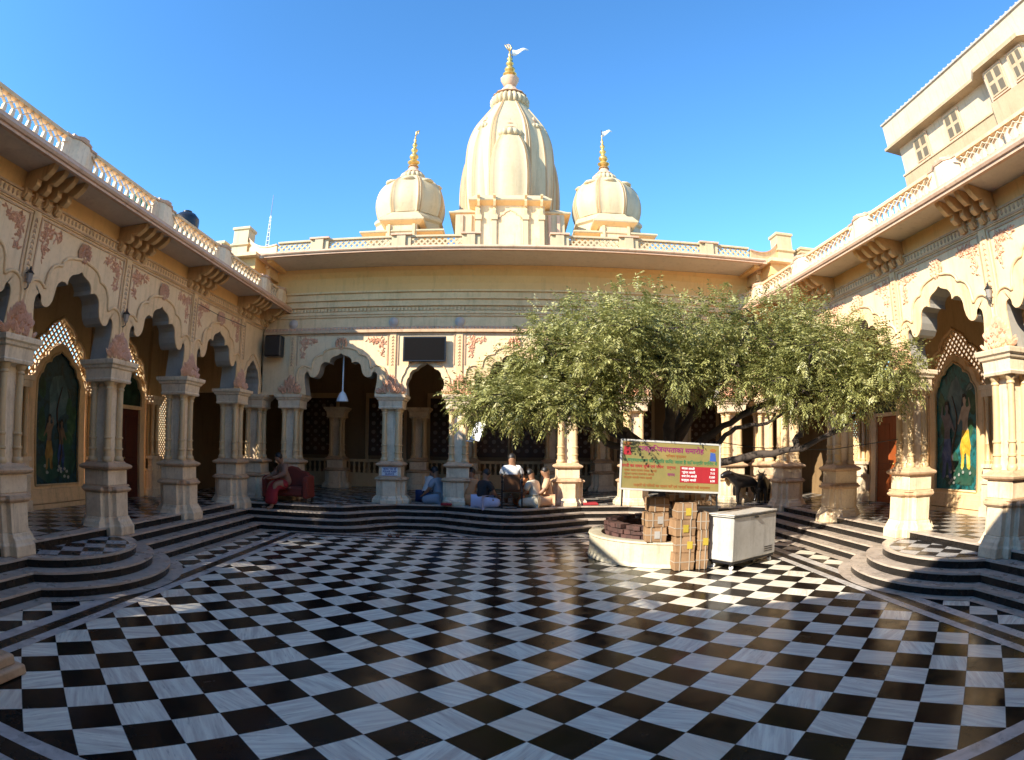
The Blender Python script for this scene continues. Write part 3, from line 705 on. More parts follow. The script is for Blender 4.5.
# ------------------------------------------------------------------ temple hall (back)
hall = empty('temple_hall', (0, 16.0, .58), 'main temple hall with lobed arches, deep overhanging cornice and dark interior facing the courtyard', 'temple')
XC = [-6.28, -3.32, -1.48, 1.48, 3.32, 6.28]
cb = make_column(XC[1], 16.2, .58, hall)
for j in (0, 2, 3, 4, 5): dup(cb, (XC[j] - XC[1], 0, 0), hall)
for j in range(5):
    a, b = XC[j], XC[j + 1]; c = (a + b) / 2; hb = (b - a) / 2
    if j in (1, 3): wall_bay(TB, hall, c, hb, 5.25, narrow=True, hs=1.06)
    else: wall_bay(TB, hall, c, hb, 5.25, zs=.885, hs=.97, seed=j + 20)
for j, x in enumerate(XC): pilaster(TB, hall, x, 5.25, j + 70)
for sg in (-1, 1): MB(TB).box(sg * 6.28, sg * 8.2, -.42, 0, 3.52, 5.25).build('end_wall', 'panel', hall)
for z0, z1, d0, mt in [(5.25, 5.33, .10, 'edge'), (5.33, 5.42, .05, 'trim'), (5.42, 5.70, .02, 'cream'), (5.70, 5.76, .07, 'cream'), (5.76, 5.83, .11, 'cream'), (5.98, 6.04, .15, 'cream'), (5.83, 5.98, .06, 'cream'), (6.04, 6.16, .12, 'cream'), (6.16, 6.20, .20, 'cream'), (6.20, 6.36, .16, 'cream'), (6.36, 6.41, .24, 'cream')]:
    MB(TB).box(-8.2, 8.2, -.42, d0, z0, z1).build('cornice_moulding', mt, hall)
dn = MB(TB)
for i in range(int(14.4 / .105)): dn.box(-7.2 + i * .105, -7.2 + i * .105 + .055, .06, .115, 5.86, 5.95)
dn.build('dentils', 'cream', hall)
fl = MB(TB)
for i in range(int(14 / .11)): fl.leaf(-7.1 + i * .11, 5.34, PI / 2, .075, .07, .05, .02)
fl.build('frieze_relief', 'pink', hall)
# cove and soffit
cv = MB(lambda p, q, r_: TB(q, p, r_))
cv.prism([(-.42, 6.41), (.20, 6.41), (.21, 6.6), (.24, 6.8), (.32, 6.95), (.42, 7.045), (-.42, 7.045)], -8.2, 8.2, 'y'); cv.build('cove', 'ochre', hall)
YF = 14.18
MB().box(-6.66, 6.66, YF + .04, 16, 7.05, 7.10).box(-10.6, 10.6, 16, 30, 7.05, 7.12).build('roof_slab', 'soffit', hall)
f = MB(lambda p, q, r_: (q, p, r_))
f.prism([(YF + .14, 7.03), (YF + .03, 7.03), (YF + .03, 7.07), (YF, 7.08), (YF - .02, 7.11), (YF, 7.15), (YF + .04, 7.17), (YF + .14, 7.17)], -6.70, 6.70, 'y'); f.build('fascia', 'trim', hall)
for sg in (-1, 1):
    # cornice returns at both ends of the deep eaves, and inner step of the soffit
    MB().box(sg * 6.66, sg * 6.78, YF + .02, 16, 7.02, 7.17).build('fascia', 'trim', hall)
    MB().box(sg * 6.5, sg * 6.66, YF + .3, 15.7, 6.98, 7.05).build('soffit_moulding', 'ochre', hall)
    MB().box(sg * 6.78, sg * 9.5, 15.0, 16, 6.75, 6.95).box(sg * 6.78, sg * 9.6, 14.9, 16, 6.95, 7.08).build('side_cornice', 'cream', hall)
    MB().box(sg * 7.0, sg * 10.5, 15.6, 16.0, 5.9, 6.9).build('side_wall', 'cream', hall)
    MB().box(sg * 6.92, sg * 9.5, 14.25, 15.62, 6.03, 6.75).build('return_wall', 'cream', hall)
    MB().box(sg * 6.90, sg * 9.52, 14.22, 15.0, 6.75, 7.06).build('return_cove', 'ochre', hall)
    MB().box(sg * 6.80, sg * 9.6, 13.98, 15.0, 7.062, 7.16).build('sun_block_ledge', 'cream', hall)  # added ledge that stops sun slipping past the eave end
    # corner piers
    for xx, zt, nm in ((7.72, 8.22, 'tall'), (8.5, 7.85, 'short')):
        h = .27
        q = lambda e, zz: (zz, [(sg * xx + e, 15.0 + e), (sg * xx - e, 15.0 + e), (sg * xx - e, 15.0 - e), (sg * xx + e, 15.0 - e)])
        MB().loft([q(.30, 7.08), q(.30, 7.3), q(.25, 7.34), q(.25, 7.62), q(.30, 7.66), q(.30, 7.70), q(.24, 7.74), q(.24, zt - .1), q(.28, zt - .07), q(.28, zt)]).build('corner_pier', 'ivory', hall)
    # sweeping parapet from the tall pier down to the balustrade
    L = [(sg * (7.5 - 1.15 * t), 7.10 + .0) for t in [i / 12 for i in range(13)]]
    U = [(sg * (7.5 - 1.15 * t), 7.40 + .5 * (1 - t) ** 3) for t in [i / 12 for i in range(13)]]
    MB(lambda a, b, c: (a, 14.9 - b - (7.5 - abs(a)) * .45, c)).strip(L, U, -.06, .06).build('sweeping_parapet', 'cream', hall)
    MB(lambda a, b, c: (a, 14.9 - b - (7.5 - abs(a)) * .45, c)).strip([(a, z) for a, z in U], [(a, z + .04) for a, z in U], -.09, .09).build('parapet_coping', 'trim', hall)
# roof balustrade of pierced panels
def xpanel(a0, a1):
    y0 = 14.36
    p = MB().box(a0, a1, y0 - .07, y0 + .07, 7.43, 7.48).build('balustrade', 'ivory', hall); MB().box(a0, a1, y0 - .05, y0 + .05, 7.17, 7.21).build('bottom_rail', 'trim', p)
    lattice(lambda a, b, c: (a, y0 + b, c), a0, a1, 7.21, 7.43, 0, p, 'ivory', .15, .022, .05)
for sg in (-1, 1):
    for a, b in ((1.35, 2.65), (3.15, 4.85), (5.35, 6.3)):
        xpanel(min(sg * a, sg * b), max(sg * a, sg * b))
    for xx, hw in ((1.12, .23), (2.9, .25), (5.1, .25)):
        y0 = 14.36; c = sg * xx
        p = MB().box(c - hw, c + hw, y0 - .08, y0 + .08, 7.17, 7.47).box(c - hw * .45, c + hw * .45, y0 - .13, y0 - .08, 7.17, 7.469).build('parapet_pier', 'ivory', hall)
        MB().box(c - hw - .02, c + hw + .02, y0 - .15, y0 + .10, 7.472, 7.52).build('pier_cap', 'trim', p)
# hall interior
for x in (-6.4, -3.3, -1.48, 1.48, 3.3, 6.4): dup(cb, (x - XC[1], 21.4 - 16.2, 0), hall)
TI = lambda s, d, z: (s, 23.0 - d, z)
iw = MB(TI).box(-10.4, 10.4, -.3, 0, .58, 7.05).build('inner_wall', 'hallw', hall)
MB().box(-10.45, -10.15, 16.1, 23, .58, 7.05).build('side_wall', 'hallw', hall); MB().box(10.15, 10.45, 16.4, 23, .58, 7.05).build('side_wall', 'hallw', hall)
for sg in (-1, 1): MB().box(sg * 7.2, sg * 10.2, 15.85, 16.1, 3.6, 7.05).build('corner_wall', 'tan', hall)
for c in (-7.6, -4.85, -2.4, -.8, .8, 2.4, 4.85, 7.6):
    pn = MB(TI).box(c - .7, c + .7, .0, .03, 1.75, 4.0).build('window_screen', 'darkw', hall)
    d = MB(TI)
    for i in range(4):
        for j in range(6):
            cx, cz = c - .5 + i * .333, 2.0 + j * .34
            d.prism([(cx + .085 * math.cos(t), cz + .085 * math.sin(t)) for t in [k * PI / 4 for k in range(8)]], .03, .045)
            d.prism([(cx + .167 + .04 * math.cos(t), cz + .17 + .04 * math.sin(t)) for t in [k * PI / 3 for k in range(6)]], .03, .044)
    d.build('rosette', paint('screen_rosette_paint', (.30, .24, .20)) if 'screen_rosette_paint' not in bpy.data.materials else bpy.data.materials['screen_rosette_paint'], pn)
    MB(TI).box(c - .82, c - .7, 0, .08, .6, 4.2).box(c + .7, c + .82, 0, .08, .6, 4.2).box(c - .7, c + .7, 0, .079, 4.0, 4.2).build('window_frame', 'colon', hall)
rl = MB(TI).box(-9, 9, .65, .80, 1.52, 1.62).box(-9, 9, .66, .79, .58, 1.10).build('inner_railing', 'colon', hall)
bb = MB(TI).lathe([(.045, 1.10), (.06, 1.16), (.035, 1.25), (.055, 1.38), (.03, 1.48), (.05, 1.52)], (-8.95, .72), 6).build('baluster', 'colon', rl)
for i in range(1, 90): dup(bb, (i * .2, 0, 0), rl)

# ===PART2===

# ------------------------------------------------------------------ domes (shikhara towers) on the roof
def dome_mesh(c, prof, n_sec=8, ph=PI / 8, rib=.055, sub=5):
    """bulbous tower: n sectors of slightly flattened panels parted by paired raised ribs"""
    N = n_sec * (sub + 3); vs = []; fs = []
    angs = []
    for k in range(n_sec):
        a0 = ph + 2 * PI * k / n_sec; w = 2 * PI / n_sec
        for t, bump_ in [(-.07, 0), (-.045, 1), (-.012, 1), (0, .2), (.012, 1), (.045, 1), (.07, 0)]:
            angs.append((a0 + t * w * 1.6, bump_))
        for j in range(1, sub): angs.append((a0 + w * (.112 + .776 * j / sub), 0))
    N = len(angs)
    for r, z in prof:
        for a, b_ in angs:
            rel = ((a - ph) % (2 * PI / n_sec)) / (2 * PI / n_sec) - .5
            fl = math.cos(PI / n_sec) / math.cos(rel * 2 * PI / n_sec); rr = r * (.35 * fl / math.cos(PI / n_sec) * .97 + .65) if r > .2 else r
            rr += rib * b_ * min(1, r / 1.0)
            vs.append((c[0] + rr * math.cos(a), c[1] + rr * math.sin(a), z))
    for i in range(len(prof) - 1):
        for k in range(N):
            j = (k + 1) % N; fs.append((i * N + k, i * N + j, (i + 1) * N + j, (i + 1) * N + k))
    per = N // n_sec; mi_ = [1 if (k % per) in (1, 4) else 0 for k in range(N)] * (len(prof) - 1) + [0, 0]
    fs.append(tuple(range(N - 1, -1, -1))); m = len(prof) - 1; fs.append(tuple(m * N + k for k in range(N)))
    return vs, fs, mi_
def curve_prof(P, n=22): return resample(smooth_poly(P, 2), n)
def amalaka(c, r, z0, z1, name, parent, lobes=18, mat='ivory'):
    h = z1 - z0; mb = MB()
    prof = [(r * .82, z0), (r * .93, z0 + h * .10), (r, z0 + h * .35), (r * .97, z0 + h * .6), (r * .80, z0 + h * .85), (r * .62, z1)]
    mb.lathe(prof, c, lobes * 6, 0, lobes, .15); return mb.build(name, mat, parent, smooth=45)
def pinnacle(c, z0, z1, r, root, crest=True):
    h = z1 - z0
    P = [(r * .9, 0), (r * .62, .03), (r * .5, .06), (r, .11), (r * 1.02, .13), (r * .55, .17), (r * .42, .2), (r * .72, .25), (r * .78, .29), (r * .62, .33), (r * .34, .37), (r * .30, .40), (r * .56, .45), (r * .58, .48), (r * .27, .53), (r * .25, .56), (r * .42, .60), (r * .42, .63), (r * .2, .68), (r * .18, .71), (r * .28, .75), (r * .14, .8), (r * .08, .88), (r * .04, 1.0)]
    return MB().lathe([(a, z0 + b * h) for a, b in P], c, 20, 0, 0, 0).build('pinnacle', 'gold', root, smooth=50)
def pennant(c, z, L, h, root, mat='white'):
    MB().lathe([(.018, z - h * 2.2), (.015, z + h * .6)], c, 6).build('flag_pole', 'iron', root)
    mb = MB(); n = 10; A = []; B = []
    for i in range(n + 1):
        t = i / n; y = c[1] + .10 * math.sin(t * 7); A.append((c[0] + L * t, y, z + h * (.5 - .02 * t) + .05 * t)); B.append((c[0] + L * t * .98, y, z + h * (-.5 + .93 * t) + .03 * t))
    mb.add(A + B, [(i, i + 1, n + 2 + i, n + 1 + i) for i in range(n)]); o = mb.build('pennant', mat, root, recalc=False, smooth=True)
    o.modifiers.new('thick', 'SOLIDIFY').thickness = .006
CX0, CY0 = -.07, 25.0
tower = empty('temple_tower', (CX0, CY0, 7.12), 'tall central ivory dome with ribbed panels, lotus crown and golden pinnacle carrying a flag', 'dome')
mp_ = curve_prof([(1.92, 12.1), (1.99, 12.9), (2.04, 13.9), (2.04, 14.9), (1.97, 15.8), (1.72, 16.65), (1.24, 17.45), (.84, 18.1), (.74, 18.35)], 26)
vs, fs_, mi_ = dome_mesh((CX0, CY0), mp_, 8, PI / 8, .06)
MB().add(vs, fs_, mi_).build('dome', ['ivory', 'ribline'], tower, smooth=35)
amalaka((CX0, CY0), .84, 18.22, 18.98, 'lotus_crown', tower, 22)
MB().lathe([(.75, 18.95), (.72, 19.0), (.55, 19.06), (.5, 19.1), (.42, 19.3), (.33, 19.45)], (CX0, CY0), 40, 0, 12, .1).build('upper_lotus', 'trim', tower, smooth=45)
MB().lathe([(.26, 19.4), (.24, 19.62), (.30, 19.68), (.36, 19.86), (.44, 20.05), (.44, 20.12), (.34, 20.18), (.2, 20.22)], (CX0, CY0), 24, 0, 12, .05).build('vase', 'trim', tower, smooth=45)
pinnacle((CX0, CY0), 20.15, 22.3, .34, tower)
cr = MB()
for a in (-1, 0, 1): cr.tube([(CX0 + a * .02, CY0, 22.05), (CX0 + a * .12 - .04, CY0, 22.3), (CX0 + a * .14 - .12, CY0, 22.5), (CX0 + a * .05 - .2, CY0, 22.52)], [.03, .03, .025, .01], 6)
cr.build('crest', 'gold', tower, smooth=True); pennant((CX0 + .12, CY0), 21.95, .85, .46, tower)
# attached miniature spires on the four faces and diagonals
def mini_spire(cx, cy, z0, z1, r, root):
    P = curve_prof([(r * .94, z0), (r, z0 + (z1 - z0) * .25), (r * .99, z0 + (z1 - z0) * .5), (r * .85, z0 + (z1 - z0) * .76), (r * .6, z0 + (z1 - z0) * .93), (r * .48, z1)], 14)
    v_, f_, m_ = dome_mesh((cx, cy), P, 4, PI / 4, .07, 7)
    b = MB().add(v_, f_, m_).build('mini_spire', ['ivory', 'ribline'], root, smooth=35)
    o = amalaka((cx, cy), r * .58, z1 - .05, z1 + r * .40, 'mini_lotus', b, 14)
    MB().lathe([(r * .3, z1 + r * .38), (r * .36, z1 + r * .48), (r * .2, z1 + r * .56), (r * .16, z1 + r * .66), (r * .25, z1 + r * .74), (r * .1, z1 + r * .86), (r * .13, z1 + r * .96), (.01, z1 + r * 1.2)], (cx, cy), 14).build('mini_pinnacle', 'trim', b, smooth=50)
for k in range(4):
    a = -PI / 2 + k * PI / 2
    rd_ = 1.62 if k % 2 == 0 else 1.36; mini_spire(CX0 + rd_ * math.cos(a), CY0 + rd_ * math.sin(a), 12.1, 15.55, .98 if k % 2 == 0 else .92, tower)
for k in range(4):
    a = -PI / 4 + k * PI / 2
    mini_spire(CX0 + 1.52 * math.cos(a), CY0 + 1.52 * math.sin(a), 12.4, 16.35, .62, tower)
# tower body with projecting porches, brackets and eaves
MB().box(CX0 - 2.05, CX0 + 2.05, CY0 - 2.0, CY0 + 2.0, 7.13, 11.8).build('tower_body', 'ivory', tower)
def eave(x0, x1, y0, y1, z, out, parent, nm='eave'):
    q = lambda e, zz: (zz, [(x0 - e, y0 - e), (x1 + e, y0 - e), (x1 + e, y1 + e), (x0 - e, y1 + e)])
    return MB().loft([q(0, z - .18), q(out * .9, z - .03), q(out, z), q(out, z + .06), q(out * .8, z + .08), q(0, z + .30)], [1] * 4 + [0] * 18).build(nm, ['ivory', 'ochre'], parent)
eave(CX0 - 2.05, CX0 + 2.05, CY0 - 2.0, CY0 + 2.0, 11.55, .42, tower)
MB().lathe([(2.2, 11.8), (2.25, 11.95), (2.0, 12.1), (1.9, 12.3)], (CX0, CY0), 8, ph=PI / 8).build('dome_base', 'ivory', tower)
porch = MB().box(CX0 - 1.38, CX0 + 1.38, CY0 - 2.75, CY0 - 2.0, 7.13, 11.8).build('porch', 'cream', tower)
eave(CX0 - 1.4, CX0 + 1.4, CY0 - 2.75, CY0 - 1.6, 11.88, .26, tower)
yf = CY0 - 2.75; TP = lambda s, d, z: (CX0 + s, yf - d, z)
for a in (-.62, .62, -1.25, 1.25):
    q = MB(TP).box(a - .09, a + .09, 0, .10, 7.2, 11.55).box(a - .13, a + .13, 0, .15, 11.05, 11.25).build('porch_pilaster', 'ivory', porch)
pr = [(0, 11.2), (.1, 11.25), (.14, 11.45), (.1, 11.6), (.22, 11.62), (.3, 11.8), (.26, 11.92), (.42, 12.0), (.42, 12.06), (0, 12.06)]
for a in (-.62, .62, -1.25, 1.25): MB(lambda p, q_, r_: TP(q_, p, r_)).prism(pr, a - .05, a + .05, 'y').build('porch_bracket', 'colon', porch)
n_ = ogee_poly(0, .52, 9.0, 10.9, 11.5); MB(TP).prism(n_, .0, .03).build('niche_panel', 'cream', porch)
MB(TP).tube([(x_, .03, z_) for x_, z_ in n_ + n_[:1]], .035, 6).build('niche_frame', 'edge', porch)
for sg in (-1, 1):
    MB().box(CX0 + sg * 1.42, CX0 + sg * 2.2, CY0 - 2.35, CY0 - 2.0, 7.13, 11.5).build('side_buttress', 'ivory', tower)
    for x_ in (1.6, 1.95): MB().box(CX0 + sg * x_ - .06, CX0 + sg * x_ + .06, CY0 - 2.43, CY0 - 2.35, 9, 11.45).build('porch_pilaster', 'trim', tower)
    P = [(1.5, 11.0), (1.55, 11.05), (1.75, 11.5), (2.2, 11.62), (2.6, 11.7), (1.5, 11.7)]
def small_dome(cx, label, flag):
    cy = 24.0; t = empty('temple_tower', (cx, cy, 7.12), label, 'dome', 'small domes beside the central dome')
    P = curve_prof([(1.36, 11.7), (1.48, 12.1), (1.50, 12.5), (1.40, 13.0), (1.12, 13.4), (.76, 13.66), (.52, 13.8)], 18)
    v_, f_, m_ = dome_mesh((cx, cy), P, 8, PI / 8, .04)
    d = MB().add(v_, f_, m_).build('dome', ['ivory', 'ribline'], t, smooth=35)
    # little hoods where the petals end
    for k in range(8):
        a = PI / 8 + k * PI / 4 + PI / 8
        MB().ball((cx + 1.0 * math.cos(a), cy + 1.0 * math.sin(a), 13.33), .34, 10, 6, rz=.12).build('petal_hood', 'ivory', d, smooth=True)
    amalaka((cx, cy), .50, 13.72, 14.12, 'lotus_crown', t, 16)
    MB().lathe([(.42, 14.08), (.3, 14.2), (.2, 14.32), (.16, 14.45), (.2, 14.5)], (cx, cy), 24, 0, 10, .1).build('upper_lotus', 'trim', t, smooth=45)
    pinnacle((cx, cy), 14.45, 16.35, .27, t)
    if flag: pennant((cx, cy), 16.35, .52, .32, t)
    else:
        MB().tube([(cx, cy, 16.1), (cx + .05, cy, 16.35), (cx + .15, cy, 16.42), (cx + .1, cy, 16.2)], [.03, .05, .04, .01], 6).build('crest', 'gold', t, smooth=True)
    MB().lathe([(1.75, 7.13), (1.75, 10.5), (1.5, 10.8), (1.45, 11.4)], (cx, cy), 8, ph=PI / 8).build('drum', 'ivory', t)
    q = lambda r, z: (r, z)
    MB().lathe([(1.42, 11.3), (1.55, 11.42), (1.55, 11.52), (1.42, 11.68), (1.36, 11.72)], (cx, cy), 8, ph=PI / 8).build('eave', 'ivory', t)
    MB().box(cx - .62, cx + .62, cy - 1.95, cy - 1.2, 7.13, 10.9).build('porch', 'cream', t)
    eave(cx - .70, cx + .70, cy - 1.95, cy - 1.0, 11.02, .20, t)
    eave(cx - 1.1, cx + 1.1, cy - 1.4, cy + .5, 10.55, .60, t, 'lower_eave')
    for e_ in (-.5, .5): MB().box(cx + e_ - .05, cx + e_ + .05, cy - 2.03, cy - 1.95, 9, 10.85).build('porch_pilaster', 'colon', t)
    return t
small_dome(-4.36, 'small ribbed ivory dome left of the tall one, pinnacle without a flag', False)
small_dome(4.12, 'small ribbed ivory dome right of the tall one, pinnacle with a white pennant', True)

# ------------------------------------------------------------------ building behind the right wing
AX = 14.2
apt = empty('upper_building', (AX, 9, 6), 'pale three storey building with shuttered windows rising behind the right wing', 'building')
MB().box(AX, AX + 9, -6, 15.75, -.02, 13.0).build('wall', 'ply', apt)
MB().box(AX - .32, AX + 9.2, -6, 16.1, 12.98, 13.95).build('parapet', 'ply', apt)
MB().box(AX - .42, AX + 9.3, -6, 16.22, 12.88, 12.978).build('ledge', 'plyband', apt)
MB().box(AX - .38, AX + 9.3, -6, 16.15, 13.952, 14.02).build('coping', 'roofw', apt)
tl = MB()
for i in range(60): tl.lathe([(.07, 14.02), (.07, 14.07)], (AX - .30, -1.65 + i * .295), 6)
tl.build('coping_tiles', 'roofw', apt)['kind'] = 'stuff'
MB().box(AX - .08, AX, -6, 15.77, 11.0, 11.70).build('band', 'plyband', apt)
MB().box(AX - .12, AX, -6, 15.8, 11.70, 11.76).build('string_course', 'edge', apt)
def shutter(y0, y1, z0, z1, x, wx=None):
    f = MB().box(x - .05, x + .0, y0 - .06, y1 + .06, z0 - .06, z1 + .06).build('window', 'trim', apt)
    p = MB().box(x - .075, x - .05, y0, y1, z0, z1).build('shutter', 'plyband', f)
    gm = plain('shutter_recess', (.13, .10, .06)) if 'shutter_recess' not in bpy.data.materials else bpy.data.materials['shutter_recess']
    w = (y1 - y0) / 2; h = (z1 - z0) / 2
    for i in range(2):
        for j in range(2): MB().box(x - .082, x - .075, y0 + i * w + .07, y0 + (i + 1) * w - .07, z0 + j * h + .06, z0 + (j + 1) * h - .06).build('shutter_slats', gm, f)
for y0, y1 in ((13.95, 14.75), (11.95, 12.75), (5.0, 5.8), (3.0, 3.8)): shutter(y0, y1, 11.82, 12.72, AX - .02)
# projecting bay
B = [(AX, 10.25), (AX - .42, 9.9), (AX - .42, 7.75), (AX, 7.4)]
MB().loft([(6, B[::-1]), (12.9, B[::-1])]).build('bay_window', 'ply', apt)
Bo = [(AX - .3, 10.6), (AX - .72, 10.05), (AX - .72, 7.6), (AX - .3, 7.05)]
MB().loft([(12.86, Bo[::-1]), (12.992, Bo[::-1])]).build('ledge', 'plyband', apt)
Bl = [(AX, 10.35), (AX - .50, 9.95), (AX - .50, 7.7), (AX, 7.3)]
MB().loft([(11.0, Bl[::-1]), (11.74, Bl[::-1])]).build('band', 'plyband', apt)
shutter(8.95, 9.75, 11.86, 12.74, AX - .43); shutter(7.85, 8.5, 11.86, 12.74, AX - .43)

# things on the roofs
mast = empty('antenna_mast', (-11.4, 25.0, 7.1), 'thin lattice antenna mast on the roof left of the domes', 'antenna')
MB().tube([(-11.4, 25, 7.1), (-11.4, 25, 14.0)], [.035, .012], 6).build('pole', 'iron', mast)
mm = MB()
for i in range(10): mm.box(-11.46, -11.34, 24.98, 25.02, 11.0 + i * .2, 11.02 + i * .2)
mm.tube([(-11.5, 25, 11), (-11.42, 25, 12.9)], .012, 4).tube([(-11.3, 25, 11), (-11.38, 25, 12.9)], .012, 4).build('lattice', 'white', mast)
tk = empty('water_tank', (-9.9, 15.0, 6.0), 'black plastic water tank on the left roof behind the parapet', 'tank')
MB().lathe([(.42, 8.05), (.44, 8.3), (.44, 8.75), (.43, 8.8), (.3, 8.95), (.16, 9.0), (.16, 9.06), (.02, 9.08)], (-9.9, 15.0), 20).build('tank', 'black', tk, smooth=40)
for a in (-.3, .3):
    for b in (-.3, .3): MB().tube([(-9.9 + a, 15 + b, 6.0), (-9.9 + a, 15 + b, 8.06)], .03, 6).build('leg', 'iron', tk)
sh = empty('roof_shed', (-8.3, 12.5, 6.0), 'teal sheet metal lean-to glimpsed through the left parapet', 'shed')
MB().box(-8.9, -8.2, 9.9, 15.2, 6.002, 7.28).build('wall', 'teal', sh); MB().box(-8.95, -8.1, 9.8, 15.3, 7.282, 7.33).build('roof', 'teal', sh)

# ------------------------------------------------------------------ fittings on the walls
def disc(x, label):
    o = MB(lambda a, b, c: (x + a, 15.97 - c, 5.54 + b)).lathe([(.13, 0), (.135, .02), (.12, .035), (.09, .045), (.085, .05), (.05, .07), (.001, .075)], (0, 0), 20).build('wall_boss', plain('boss_paint', (.58, .47, .40)) if 'boss_paint' not in bpy.data.materials else bpy.data.materials['boss_paint'], smooth=35)
    tag(o, label, 'boss', 'round bosses on the temple frieze')
for x, l in zip(XC, ['leftmost round pale boss on the frieze above the armchair column', 'round pale boss on the frieze above the column with the blue plaque', 'round pale boss on the frieze between the wall screen and the tree', 'round pale boss on the frieze above the brightly sunlit column, behind the treetop', 'round pale boss on the frieze hidden in the middle of the treetop', 'rightmost round pale boss on the frieze near the right corner']): disc(x, l)
tv = empty('wall_screen', (-2.42, 15.9, 4.42), 'black flat screen mounted over the narrow arch of the temple front', 'screen')
MB().box(-3.01, -1.83, 15.84, 15.90, 4.42, 5.11).build('screen_frame', 'black', tv, bevel=.01); MB().box(-2.97, -1.87, 15.834, 15.84, 4.46, 5.07).build('screen_glass', 'screen', tv)
MB().box(-2.6, -2.24, 15.90, 16.0, 4.6, 4.9).build('wall_bracket', 'iron', tv)
sp = empty('wall_speaker', (-6.75, 15.75, 4.55), 'black loudspeaker box on the wall in the left corner', 'speaker')
MB().box(-6.98, -6.48, 15.5, 15.85, 4.56, 5.16).build('cabinet', 'black', sp, bevel=.03)
MB().box(-6.94, -6.52, 15.49, 15.5, 4.62, 5.10).build('grille', 'iron', sp); MB().box(-6.8, -6.66, 15.85, 16, 4.75, 4.95).build('mount', 'iron', sp)
pl = empty('pendant_lamp', (-4.8, 16.3, 3.36), 'white conical pendant lamp hanging on a long rod in the left arch', 'lamp')
MB().lathe([(.022, 3.5), (.022, 4.75)], (-4.8, 16.3), 8).build('rod', 'white', pl)
MB().lathe([(.17, 3.36), (.165, 3.40), (.12, 3.52), (.08, 3.6), (.03, 3.64), (.02, 3.7)], (-4.8, 16.3), 18).build('lamp_shade', 'white', pl, smooth=40)
def text(body, T, s, z, size, mat, parent, name='lettering', d=.0, align='CENTER'):
    c = bpy.data.curves.new(name, 'FONT'); c.body = body; c.size = size; c.align_x = align; c.extrude = .001; c.resolution_u = 3; c.offset = size * .022
    tmp = bpy.data.objects.new(name, c); COL.objects.link(tmp); bpy.context.view_layer.update()
    me_ = bpy.data.meshes.new_from_object(tmp.evaluated_get(bpy.context.evaluated_depsgraph_get())); bpy.data.objects.remove(tmp); me_.materials.clear(); me_.materials.append(M[mat] if isinstance(mat, str) else mat)
    o = bpy.data.objects.new(name, me_); COL.objects.link(o)
    p0 = Vector(T(s, d, z)); ex = (Vector(T(s + 1, d, z)) - p0).normalized(); ez = (Vector(T(s, d, z + 1)) - p0).normalized(); n = ex.cross(ez)
    mw = Matrix((ex, ez, n)).transposed().to_4x4(); mw.translation = p0
    o.parent = parent; o.matrix_parent_inverse = Matrix.Translation(-WL[parent.name]); o.matrix_basis = mw; WL[o.name] = p0
    return o
inkb = plain('sign_blue_ink', (.04, .09, .32)); inkr = plain('sign_red_ink', (.34, .015, .02)); inkm = plain('sign_maroon_ink', (.22, .01, .10)); inkg = plain('sign_green_ink', (.03, .16, .06)); inko = plain('sign_brown_ink', (.30, .10, .02))
pq = empty('notice_plaque', (XC[1], 15.885, 1.31), 'small white plaque with blue lettering on the pedestal of the arcade column', 'plaque')
MB().box(XC[1] - .22, XC[1] + .22, 15.878, 15.893, 1.325, 1.565).build('plate', 'white', pq)
TQ = lambda s, d, z: (XC[1] + s, 15.878 - d, z)
for a, b, c_, d_ in [(-.21, .21, 1.553, 1.561), (-.21, .21, 1.329, 1.337)]: MB(TQ).box(a, b, 0, .003, c_, d_).build('border_line', inkb, pq)
for i, tx in enumerate(['कृपया शांत रहें', 'PLEASE KEEP', 'SILENCE']): text(tx, TQ, 0, 1.49 - i * .068, .068, inkb, pq, d=.004)
def lantern(T, s, z, label):
    p = T(s, .12, z); r = empty('wall_lantern', p, label, 'lantern', 'small wall lanterns on the wing pilasters')
    c = (p[0], p[1]); T2 = T
    k = .68; Z = lambda e: z + e * k
    MB().lathe([(.02 * k, Z(-.17)), (.035 * k, Z(-.14)), (.06 * k, Z(-.12)), (.095 * k, Z(.06)), (.10 * k, Z(.07))], c, 6).build('glass', plain('frosted_glass', (.34, .30, .26), .2) if 'frosted_glass' not in bpy.data.materials else bpy.data.materials['frosted_glass'], r)
    MB().lathe([(.115 * k, Z(.07)), (.12 * k, Z(.085)), (.05 * k, Z(.15)), (.03 * k, Z(.17)), (.035 * k, Z(.19)), (.01, Z(.24))], c, 6).build('cap', 'iron', r)
    MB(T2).tube([(s, 0, z - .15), (s, .06, z - .18), (s, .12, z - .15), (s, .12, z - .11)], .010, 5).build('arm', 'iron', r)
lantern(TL, 6.10, 4.40, 'small dark glass lantern on the left wing pilaster nearest the camera')
lantern(TL, 8.88, 4.33, 'small dark glass lantern on the second left wing pilaster, between the two largest arches')
lantern(TR, 6.10, 4.40, 'small lantern on the sunlit right wing pilaster above the tallest column')
fl = empty('floodlight', (-1.0, 15.8, 2.3), 'pale tilted floodlight panel fixed to the column left of the tree', 'floodlight')
MB(lambda a, b, c: (-.96 + a * .9 + c * .35, 15.72 + b - a * .3, 2.55 - a * .18 + c)).box(-.12, .16, -.03, .03, -.24, .24).build('lamp_head', 'white', fl, bevel=.01)
MB().tube([(-1.25, 15.95, 2.3), (-1.05, 15.85, 2.28), (-.98, 15.75, 2.36)], .018, 6).build('arm', 'white', fl)

